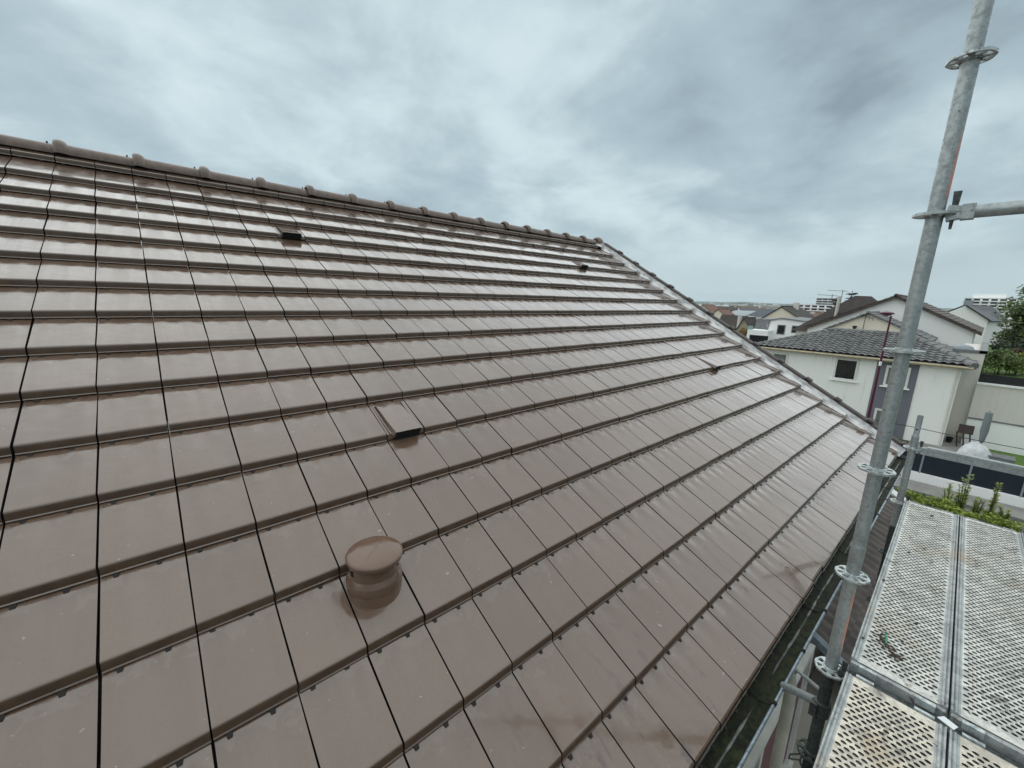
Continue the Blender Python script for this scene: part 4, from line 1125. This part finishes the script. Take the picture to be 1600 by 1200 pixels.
obj('wall', MB().prism([(mx, PZ(1196, 524, mx)[0], -9), (mx, PZ(1196, 524, mx)[0], PZ(1196, 524, mx)[1]), (mx, y1, z1), (mx, yc, zc_), (mx, y2, z2), (mx, y0, z2 - .6), (mx, y0, -9)], (9, 0, 0)), M_W2, mh)
cpm = MB()
for a_, b_ in (((y1, z1), (yc, zc_)), ((yc, zc_), (y2, z2)), ((PZ(1196, 524, mx)), (y1, z1))):
    cpm.bar((mx + 4.4, a_[0], a_[1] + .07), (mx + 4.4, b_[0], b_[1] + .07), 9.2, .12, 0, (0, 0, 1))
obj('roof_edge', cpm, M_GREYC, mh)
q0, q1 = on(1213, 522, 0, mx), on(1228, 508, 0, mx)
window(mh, mx, q1[1], q0[1], q0[2], q1[2], M_GLASS, M_GREYC, sill=False)
q0, q1 = on(1236, 520, 0, mx), on(1262, 510, 0, mx)
window(mh, mx, q1[1], q0[1], q0[2], q1[2], M_GLASS, M_GREYC, sill=False)
ml0, ml1 = on(1175, 521, 0, mx + 1.2), on(1203, 499, 0, mx + 1.2)
obj('mansard', MB().hexa([(mx + 1, ml1[1] - .5, ml0[2] - .3), (mx + 9, ml1[1] - .5, ml0[2] - .3), (mx + 9, ml0[1], ml0[2] - .3), (mx + 1, ml0[1], ml0[2] - .3)], [(mx + 1.6, ml1[1] - .5, ml1[2]), (mx + 9, ml1[1] - .5, ml1[2]), (mx + 9, ml0[1] - .3, ml1[2]), (mx + 1.6, ml0[1] - .3, ml1[2])]), M_GREYC, mh)
q0, q1 = on(1197, 519, 0, mx + 1), on(1203, 507, 0, mx + 1)
window(mh, mx + 1.0, q1[1], q0[1], q0[2], q1[2], sill=False)
te0, te1 = on(1166, 530, 0, mx - 2), on(1200, 517, 0, mx - 2)
obj('terrace_parapet', MB().box((mx - 2, te1[1], -9), (mx + 1, te0[1], te1[2])), M_W2, mh)
obj('carport_opening', MB().box((mx - 2.03, on(1200, 527, 0, mx - 2)[1], -9), (mx - 1.9, on(1171, 527, 0, mx - 2)[1], on(1185, 524, 0, mx - 2)[2])), M_BLACK, mh)
M_GLASSG = simple('green_glass', (0.30, 0.42, 0.40), 0.15)
obj('glass_balustrade', MB().box((mx - 1.9, on(1176, 515, 0, mx - 1.9)[1], te1[2] + .002), (mx - 1.86, on(1168, 515, 0, mx - 1.9)[1], on(1172, 509, 0, mx - 1.9)[2])), M_GLASSG, mh)
lo0, lo1 = on(1133, 493, 0, 190), on(1172, 487, 0, 196)
M_PALER = simple('pale_blue_sheet_roof', (0.30, 0.34, 0.36), 0.5, var=.3, scale=.8, stretch=(.1, 3, 1))
wb = thing('long_shed', 'long low shed with pale blue sheet roof among the dark roofs', 'shed', (195, (lo0[1] + lo1[1]) / 2, -14))
obj('wall', MB().box((190.4, lo1[1], -16), (202, lo0[1], lo0[2])), M_W2, wb)
obj('roof', MB().hexa([(190, lo1[1] - .5, lo0[2]), (202, lo1[1] - .5, lo1[2]), (202, lo0[1] + .5, lo1[2]), (190, lo0[1] + .5, lo0[2])], [(190, lo1[1] - .5, lo0[2] + .3), (202, lo1[1] - .5, lo1[2] + .3), (202, lo0[1] + .5, lo1[2] + .3), (190, lo0[1] + .5, lo0[2] + .3)]), M_PALER, wb)
M_TRED = simple('faded_red_tile', (0.21, 0.11, 0.08), 0.8, var=.35, scale=2)
px_house('small_cream_house', 'small cream gabled house next to a faded red roof', 150.0, (1122, 484), (1110, 493), (1132, 492), -16, M_W4, M_TRED, 8.0)
px_house('red_roof_house', 'house with faded red tiled roof beside the small cream gable', 162.0, (1098, 477), (1082, 490), (1114, 490), -18, M_W3, M_TRED, 10.0)

# ---- apartment blocks on the skyline
def block(name, label, X, x0, x1, ytop, ybot, depth, floors, wallm, bandm, zb, dark=M_GLASS, balc=True):
    p0, p1 = on(x0, ytop, 0, X), on(x1, ybot, 0, X)
    ya, yb_ = p1[1], p0[1]; zt, zb_ = p0[2], p1[2]
    t = thing(name, label, 'apartment block', (X + depth / 2, (ya + yb_) / 2, zb))
    obj('wall', MB().box((X, ya, zb - 3), (X + depth, yb_, zt)), wallm, t)
    fh = (zt - zb_) / floors
    for k in range(floors):
        z = zb_ + fh * k
        nwin = max(3, int((yb_ - ya) / 3.6)); sp = (yb_ - ya) / nwin
        for i in range(nwin):
            obj('window', MB().box((X - .05, ya + sp * (i + .14), z + fh * .30), (X + .05, ya + sp * (i + .86), z + fh * .86)), dark, t)
        if balc: obj('balcony', MB().box((X - 1.2, ya - .1, z - .1), (X - .01, yb_ + .1, z + fh * .28)), bandm, t)
    obj('roof_edge', MB().box((X - .4, ya - .4, zt + .01), (X + depth, yb_ + .4, zt + .45)), bandm, t)
    return t
M_GREYB = simple('grey_facade', (0.27, 0.29, 0.31), .7, var=.2, scale=.3)
t = block('apartment_block', 'white apartment block with balcony bands above the slate-roofed house', 420.0, 1507, 1585, 466, 487, 14, 4, M_W2, M_W2, -4)
p0, p1 = on(1521, 459, 0, 424), on(1572, 466, 0, 424)
obj('penthouse', MB().box((424, p1[1], p1[2] - 1), (430, p0[1], p0[2])), M_W2, t)
p0, p1 = on(1507, 469, 0, 419), on(1517, 487, 0, 419)
obj('stair_tower', MB().box((418.4, p1[1], -6), (422, p0[1], p0[2])), M_GREYB, t)
block('apartment_block', 'low white apartment block with long window bands behind cream house', 330.0, 1246, 1300, 476, 487, 12, 2, M_W2, M_W2, -16)
block('apartment_block', 'tall grey apartment block behind the conifer on the skyline', 480.0, 1276, 1302, 466, 478, 14, 3, M_GREYB, M_W2, -16, balc=True)
M_CRANE = simple('crane_steel', (0.28, 0.28, 0.27), .6)
for k, (x, yb_, yt, x2, X) in enumerate(((1297, 480, 461, 1288, 700.0), (1312, 480, 454, 1303, 760.0))):
    b0, b1, b2 = on(x, yb_, 0, X), on(x, yt, 0, X), on(x2, yt + 1.0, 0, X)
    cr = thing('tower_crane', ('thin distant tower crane with its jib over the grey block', 'thin distant tower crane rising just behind the conifer')[k], 'crane', (X, b0[1], b0[2] - 20))
    obj('mast', MB().bar((X, b0[1], b0[2] - 20), (X, b0[1] + 0, b1[2] + 1), .9, .9), M_CRANE, cr)
    obj('jib', MB().bar((X, b0[1] - 6, b1[2] - 1), (X, b2[1] + 8, b1[2] + .4), .7, .7), M_CRANE, cr)

# ---- vegetation
def leafmat(name, a, b, rough=.6):
    ma = bpy.data.materials.new(name); ma.use_nodes = True
    t = NT(ma.node_tree); bs = t.n['Principled BSDF']
    pos = t.new('ShaderNodeNewGeometry').outputs['Position']
    n = t.noise(pos, .9, 3); n2 = t.noise(pos, 14.0, 2)
    f = t.math('ADD', t.math('MULTIPLY', t.rng(n, .35, .65), .6), t.math('MULTIPLY', t.rng(n2, .3, .7), .4))
    t.l.new(t.mix(f, a, b), bs.inputs['Base Color']); bs.inputs['Roughness'].default_value = rough
    bs.inputs['Subsurface Weight'].default_value = 0.0
    return ma
M_LF1 = leafmat('foliage_mid', (.085, .125, .04), (.15, .205, .07))
M_LF2 = leafmat('foliage_dark', (.018, .032, .014), (.035, .055, .022))
M_LF3 = leafmat('foliage_lime', (.16, .22, .025), (.27, .34, .055))
M_LF4 = leafmat('foliage_red', (.14, .03, .02), (.10, .07, .03))
M_BARK = simple('bark', (.075, .06, .045), .9, var=.4, scale=9)
def leaf_cloud(mb, centre, rx, ry, rz, n, size, rg, shell=.45, droop=0.0):
    for _ in range(n):
        while True:
            d = Vector((rg.gauss(0, 1), rg.gauss(0, 1), rg.gauss(0, 1)))
            if d.length > .1: break
        d.normalize(); r = shell + (1 - shell) * rg.random() ** .7
        p = Vector(centre) + Vector((d.x * rx * r, d.y * ry * r, d.z * rz * r))
        s = size * rg.uniform(.6, 1.3)
        a = Vector((rg.gauss(0, 1), rg.gauss(0, 1), rg.gauss(0, .6) - droop)).normalized(); b = a.cross(Vector((rg.gauss(0, 1), rg.gauss(0, 1), rg.gauss(0, 1)))).normalized()
        mb.add([p - a * s, p + b * s * .45, p + a * s, p - b * s * .45], [(0, 1, 2, 3)])
def tree(name, label, base, height, spread, mat, seed, n=2600, size=.16, clumps=26, trunk=.3, low=.25, group=None, cat='tree'):
    rg = random.Random(seed); base = Vector(base)
    t = thing(name, label, cat, base, group)
    tr = MB(); top = base + Vector((rg.uniform(-.1, .1) * spread, rg.uniform(-.1, .1) * spread, height * .72))
    mid = base.lerp(top, .5) + Vector((rg.gauss(0, .04), rg.gauss(0, .04), 0)) * height
    tr.tube([base - Vector((0, 0, .4)), base.lerp(mid, .5), mid, top], [trunk, trunk * .75, trunk * .5, trunk * .15], 8)
    cr = MB(); cs = []
    for k in range(clumps):
        f = low + (1 - low) * (k + .5) / clumps
        wv = math.sin(math.pi * min(1, .12 + .86 * (f - low) / (1 - low))) ** .7
        a = rg.uniform(0, 6.28); rr_ = spread * wv * rg.uniform(.25, .85)
        c = base + Vector((math.cos(a) * rr_, math.sin(a) * rr_, height * f))
        cs.append(c)
        q = base.lerp(top, min(1, f * .85))
        tr.tube([q, q.lerp(c, .5) + Vector((0, 0, .04 * height)), c], [trunk * .22, trunk * .14, trunk * .05], 5)
        s = spread * rg.uniform(.22, .42)
        leaf_cloud(cr, c, s, s, s * .75, n // clumps, size, rg, .3)
    obj('trunk', tr, M_BARK, t, 60); obj('crown', cr, mat, t)
    return t
def shrub(name, label, base, h, w_, mat, seed, n=700, size=.07, stems=7, group=None, cat='shrub', upright=False):
    rg = random.Random(seed); base = Vector(base); t = thing(name, label, cat, base, group); st = MB(); cr = MB()
    for k in range(stems):
        a = rg.uniform(0, 6.28); rr_ = w_ * rg.uniform(.1, 1); hh_ = h * rg.uniform(.55, 1.0)
        p = base + Vector((math.cos(a) * rr_ * .4, math.sin(a) * rr_ * .4, 0)); q = base + Vector((math.cos(a) * rr_, math.sin(a) * rr_, hh_))
        st.tube([p, p.lerp(q, .5) + Vector((0, 0, .08 * h)), q], [.018, .012, .005], 5)
        m_ = n // stems
        if upright:
            for i in range(m_):
                f = rg.uniform(.12, 1); c = p.lerp(q, f); b = rg.uniform(0, 6.28); s = size * rg.uniform(.7, 1.3) * (1.15 - .5 * f)
                d = Vector((math.cos(b), math.sin(b), rg.uniform(.1, .8))).normalized() * s; e = d.cross(Vector((0, 0, 1))).normalized() * s * .35
                cr.add([c, c + d * .5 + e, c + d * 1.1, c + d * .5 - e], [(0, 1, 2, 3)])
        else:
            leaf_cloud(cr, p.lerp(q, .75), w_ * .5, w_ * .5, h * .28, m_, size, rg, .35)
    obj('stems', st, M_BARK, t, 60); obj('leaves', cr, mat, t)
    return t
# big tree at the right edge
tb = on(1606, 545, 0, 62)
tree('tree', 'large loose green tree rising beside the slate-roofed house', (62, tb[1] - .8, -2.4), on(1590, 436, 0, 62)[2] + 2.4, 3.6, M_LF1, 21, 12000, .17, 50, .22, .12)
tree('tree', 'dense dark green tree filling the gap below the large loose tree', (60, on(1606, 540, 0, 60)[1], -2.4), 4.6, 2.4, M_LF2, 22, 5000, .17, 26, .2, .05)
# shrubs over the screen fence
for k, (x, y, X, h_, w_, mt, lab) in enumerate((
        (1556, 590, 40.5, 1.9, 1.1, M_LF1, 'rounded mid-green shrub behind the black screen fence'),
        (1578, 592, 41.5, 1.5, 1.0, M_LF3, 'bright lime shrub behind the black screen fence'),
        (1594, 590, 42.0, 1.8, .9, M_LF4, 'reddish shrub behind the black screen fence'),
        (1585, 548, 54.0, 1.6, 1.5, M_LF2, 'dark clipped shrub beyond the long dark fence'))):
    p = on(x, y, 0, X)
    shrub('shrub', lab, (X, p[1], rz - .06), h_, w_, mt, 40 + k, 1500, .10, 10, 'shrubs on the upper terrace')
# conifers near the chimney
def conifer(label, base, h, sp, seed):
    rg = random.Random(seed); base = Vector(base); t = thing('conifer', label, 'tree', base, 'conifers behind the brown roof'); tr = MB(); cr = MB()
    tr.tube([base - Vector((0, 0, .5)), base + Vector((0, 0, h))], [.22, .03], 8)
    nl = 18
    for i in range(nl):
        f = .18 + .82 * i / nl; L = sp * (1.1 - f) ** .8
        for k in range(7):
            a = rg.uniform(0, 6.28); l = L * rg.uniform(.7, 1.1); p = base + Vector((0, 0, h * f)); q = p + Vector((math.cos(a) * l, math.sin(a) * l, l * rg.uniform(.05, .3)))
            tr.tube([p, q], [.035, .012], 4)
            for j in range(16):
                c = p.lerp(q, rg.uniform(.25, 1.05)); s = rg.uniform(.12, .26); d = Vector((rg.gauss(0, 1), rg.gauss(0, 1), rg.gauss(0, .6) + .2)).normalized() * s; e = d.cross(Vector((rg.gauss(0, 1), rg.gauss(0, 1), 1))).normalized() * s * .3
                cr.add([c - d, c + e, c + d, c - e], [(0, 1, 2, 3)])
    obj('trunk', tr, M_BARK, t, 60); obj('branches', cr, M_LF2, t)
p = on(1323, 500, 0, 68); conifer('taller dark conifer standing behind the cream chimney', (68, p[1], -7), on(1323, 454, 0, 68)[2] + 7, 2.5, 3)
p = on(1301, 500, 0, 72); conifer('shorter dark conifer left of the cream chimney', (72, p[1], -8), on(1303, 464, 0, 72)[2] + 8, 2.4, 4)
p = on(1151, 516, 0, 100); shrub('shrub', 'ochre autumn-coloured shrub in front of the stone gable', (97, on(1163, 515, 0, 97)[1], on(1163, 523, 0, 97)[2] - 1), on(1163, 512, 0, 97)[2] - on(1163, 523, 0, 97)[2] + 1, 1.3, leafmat('foliage_ochre', (.20, .12, .03), (.28, .18, .05)), 9, 700, .16, 8)
# front garden along the street: hedge and taller upright plants
rgh = random.Random(12)
hy = np.linspace(2.2, -6.5, 16)
hx_ = 21.6
structure('verge_bed', MB().box((20.6, -30, GROUND - .2), (22.35, 12, GROUND + .13)), simple('planting_soil', (.07, .055, .04), .95, col2=(.11, .13, .05), scale=3, bump=.6, bscale=30))
structure('kerb', MB().box((22.352, -30, GROUND - .2), (22.5, 12, GROUND + .15)), M_PAVE)
for i, y in enumerate(hy):
    big = rgh.random()
    shrub('hedge_bush', 'low yellow-green bush in the planted strip along the road', (21.35 + rgh.uniform(-.25, .25), y, GROUND + .1), .42 + .34 * big, .34 + .12 * big, M_LF3, 60 + i, 620, .055, 8, 'bushes along the road')
for i, (x, y, h_) in enumerate(((1484, 772, 1.15), (1505, 781, 1.75), (1527, 785, .95), (1548, 793, 1.75), (1574, 806, .8), (1500, 788, .9))):
    p = on(x, y, 2, GROUND + .1)
    shrub('sapling', ('tall leafy plant with high upright shoots in the planted strip' if h_ > 1.5 else 'waist-high leafy plant at the end of the tall upright ones' if h_ > 1 else 'short leafy plant among the taller upright ones in planted strip'), (21.9, on(x, y, 0, 21.9)[1], GROUND + .1), h_, .22, M_LF3, 90 + i, 210, .12, 4, 'upright plants along the road', 'plant', True)
# grass tuft at the terrace edge
p = on(1592, 718, 0, 29)
shrub('grass_clump', 'bright green grass clump at the corner of the terrace', (29, p[1], GROUND + .05), .7, .4, M_LF3, 130, 260, .22, 9, None, 'grass', True)

# ---- the far city in the valley
MC = [simple('city_white', (.80, .80, .78), .8), simple('city_cream', (.38, .32, .25), .8), simple('city_grey', (.17, .175, .18), .8), simple('city_roof_brown', (.09, .065, .055), .8), simple('city_roof_red', (.20, .11, .08), .8), simple('city_roof_slate', (.10, .11, .125), .7), simple('city_window', (.03, .035, .04), .3)]
def city_house(mb, x, y, z, a, l, wd, h, rh, wi, ri, win=False):
    ca, sa = math.cos(a), math.sin(a)
    T = lambda u, v, q: (x + u * ca - v * sa, y + u * sa + v * ca, z + q)
    b = [T(-l, -wd, -4), T(l, -wd, -4), T(l, wd, -4), T(-l, wd, -4)]; e = [T(-l, -wd, h), T(l, -wd, h), T(l, wd, h), T(-l, wd, h)]
    mb.add(b + e, [(0, 1, 5, 4), (1, 2, 6, 5), (2, 3, 7, 6), (3, 0, 4, 7), (4, 5, 6, 7)], wi)
    if rh > 0:
        r0, r1 = T(-l, 0, h + rh), T(l, 0, h + rh)
        o = [T(-l - .3, -wd - .4, h - .2), T(l + .3, -wd - .4, h - .2), T(l + .3, wd + .4, h - .2), T(-l - .3, wd + .4, h - .2)]
        mb.add(o + [r0, r1], [(0, 1, 5, 4), (2, 3, 4, 5)], ri); mb.add([e[0], e[3], r0, e[1], e[2], r1], [(0, 1, 2), (3, 5, 4)], wi)
    if win:
        for s in (-1, 1):
            for k in range(max(1, int(h / 3))):
                n = max(2, int(l / 1.6))
                for i in range(n):
                    u = -l + 2 * l * (i + .5) / n; v = s * (wd + .03)
                    mb.add([T(u - .5, v, .9 + 3 * k), T(u + .5, v, .9 + 3 * k), T(u + .5, v, 2.2 + 3 * k), T(u - .5, v, 2.2 + 3 * k)], [(0, 1, 2, 3)], 6)
rc = random.Random(99)
city = MB(); ctree = MB()
for i in range(15000):
    d = 230 * (6800 / 230) ** (rc.random() ** .7); az = rc.uniform(11, 32) if rc.random() < .85 else rc.uniform(-12, 10)
    if d < 330 and az < 12 or d < 230: continue
    if az < 10 and d < 650: continue
    x = CAM[0] + d * math.cos(R(az)); y = CAM[1] + d * math.sin(R(az)); z = ground_z(x, y)
    if rc.random() < .60:
        s = rc.uniform(2.2, 4.6) * (1 + d / 3600); n = 16 if d < 1200 else 7
        for k in range(n):
            q = Vector((x + rc.gauss(0, s * .5), y + rc.gauss(0, s * .5), z + s * rc.uniform(.3, 1.7))); e = s * rc.uniform(.25, .5)
            a = Vector((rc.gauss(0, 1), rc.gauss(0, 1), rc.gauss(0, 1))).normalized() * e; b = a.cross(Vector((rc.gauss(0, 1), rc.gauss(0, 1), rc.gauss(0, 1)))).normalized() * e
            c = a.cross(b).normalized() * e
            ctree.add([q - a, q + b, q + a, q - b, q + c, q - c], [(0, 1, 4), (1, 2, 4), (2, 3, 4), (3, 0, 4), (1, 0, 5), (2, 1, 5), (3, 2, 5), (0, 3, 5)])
        continue
    bigb = d > 1300 and rc.random() < .28
    if bigb: city_house(city, x, y, z, rc.uniform(0, 3.14), rc.uniform(10, 32) * (1 + d / 8000), rc.uniform(6, 10), rc.uniform(8, 15) * (1 + d / 9000), 0, rc.choice((0, 0, 1, 2, 2)), 5, d < 2500)
    else: city_house(city, x, y, z, rc.choice((0, 1.57)) + rc.gauss(.2, .25), rc.uniform(5, 9) * (1 + d / 4000), rc.uniform(4, 5.5) * (1 + d / 5000), rc.uniform(4, 7), rc.uniform(2, 3.6), rc.choice((0, 0, 1, 1, 2)), rc.choice((3, 3, 4, 5)), d < 900)
def bigmesh(name, mb, mats):
    me = bpy.data.meshes.new(name); me.from_pydata(mb.v, [], mb.f)
    for q in mats: me.materials.append(q)
    me.polygons.foreach_set('material_index', mb.m); me.update(); return link(name, me)
tag(bigmesh('distant_city', city, MC), 'distant suburb of pale houses and blocks spread over the valley', 'city', kind='stuff')
tag(bigmesh('distant_trees', ctree, [leafmat('far_foliage', (.016, .028, .014), (.035, .050, .025))]), 'dark trees scattered between the distant valley houses', 'trees', kind='stuff')

# ---- haze
hz_ = bpy.data.materials.new('valley_haze'); hz_.use_nodes = True
t = NT(hz_.node_tree); t.n.clear()
mo = t.new('ShaderNodeOutputMaterial'); vo = t.new('ShaderNodeVolumePrincipled')
vo.inputs['Color'].default_value = (.74, .86, .94, 1); vo.inputs['Density'].default_value = 5.5e-5; vo.inputs['Anisotropy'].default_value = 0.1
t.l.new(vo.outputs[0], mo.inputs['Volume'])
hb = obj('haze', MB().box((-13500, -13500, -75), (13500, 13500, 150)), hz_)
tag(hb, 'thin pale haze over the valley', 'haze', kind='stuff')
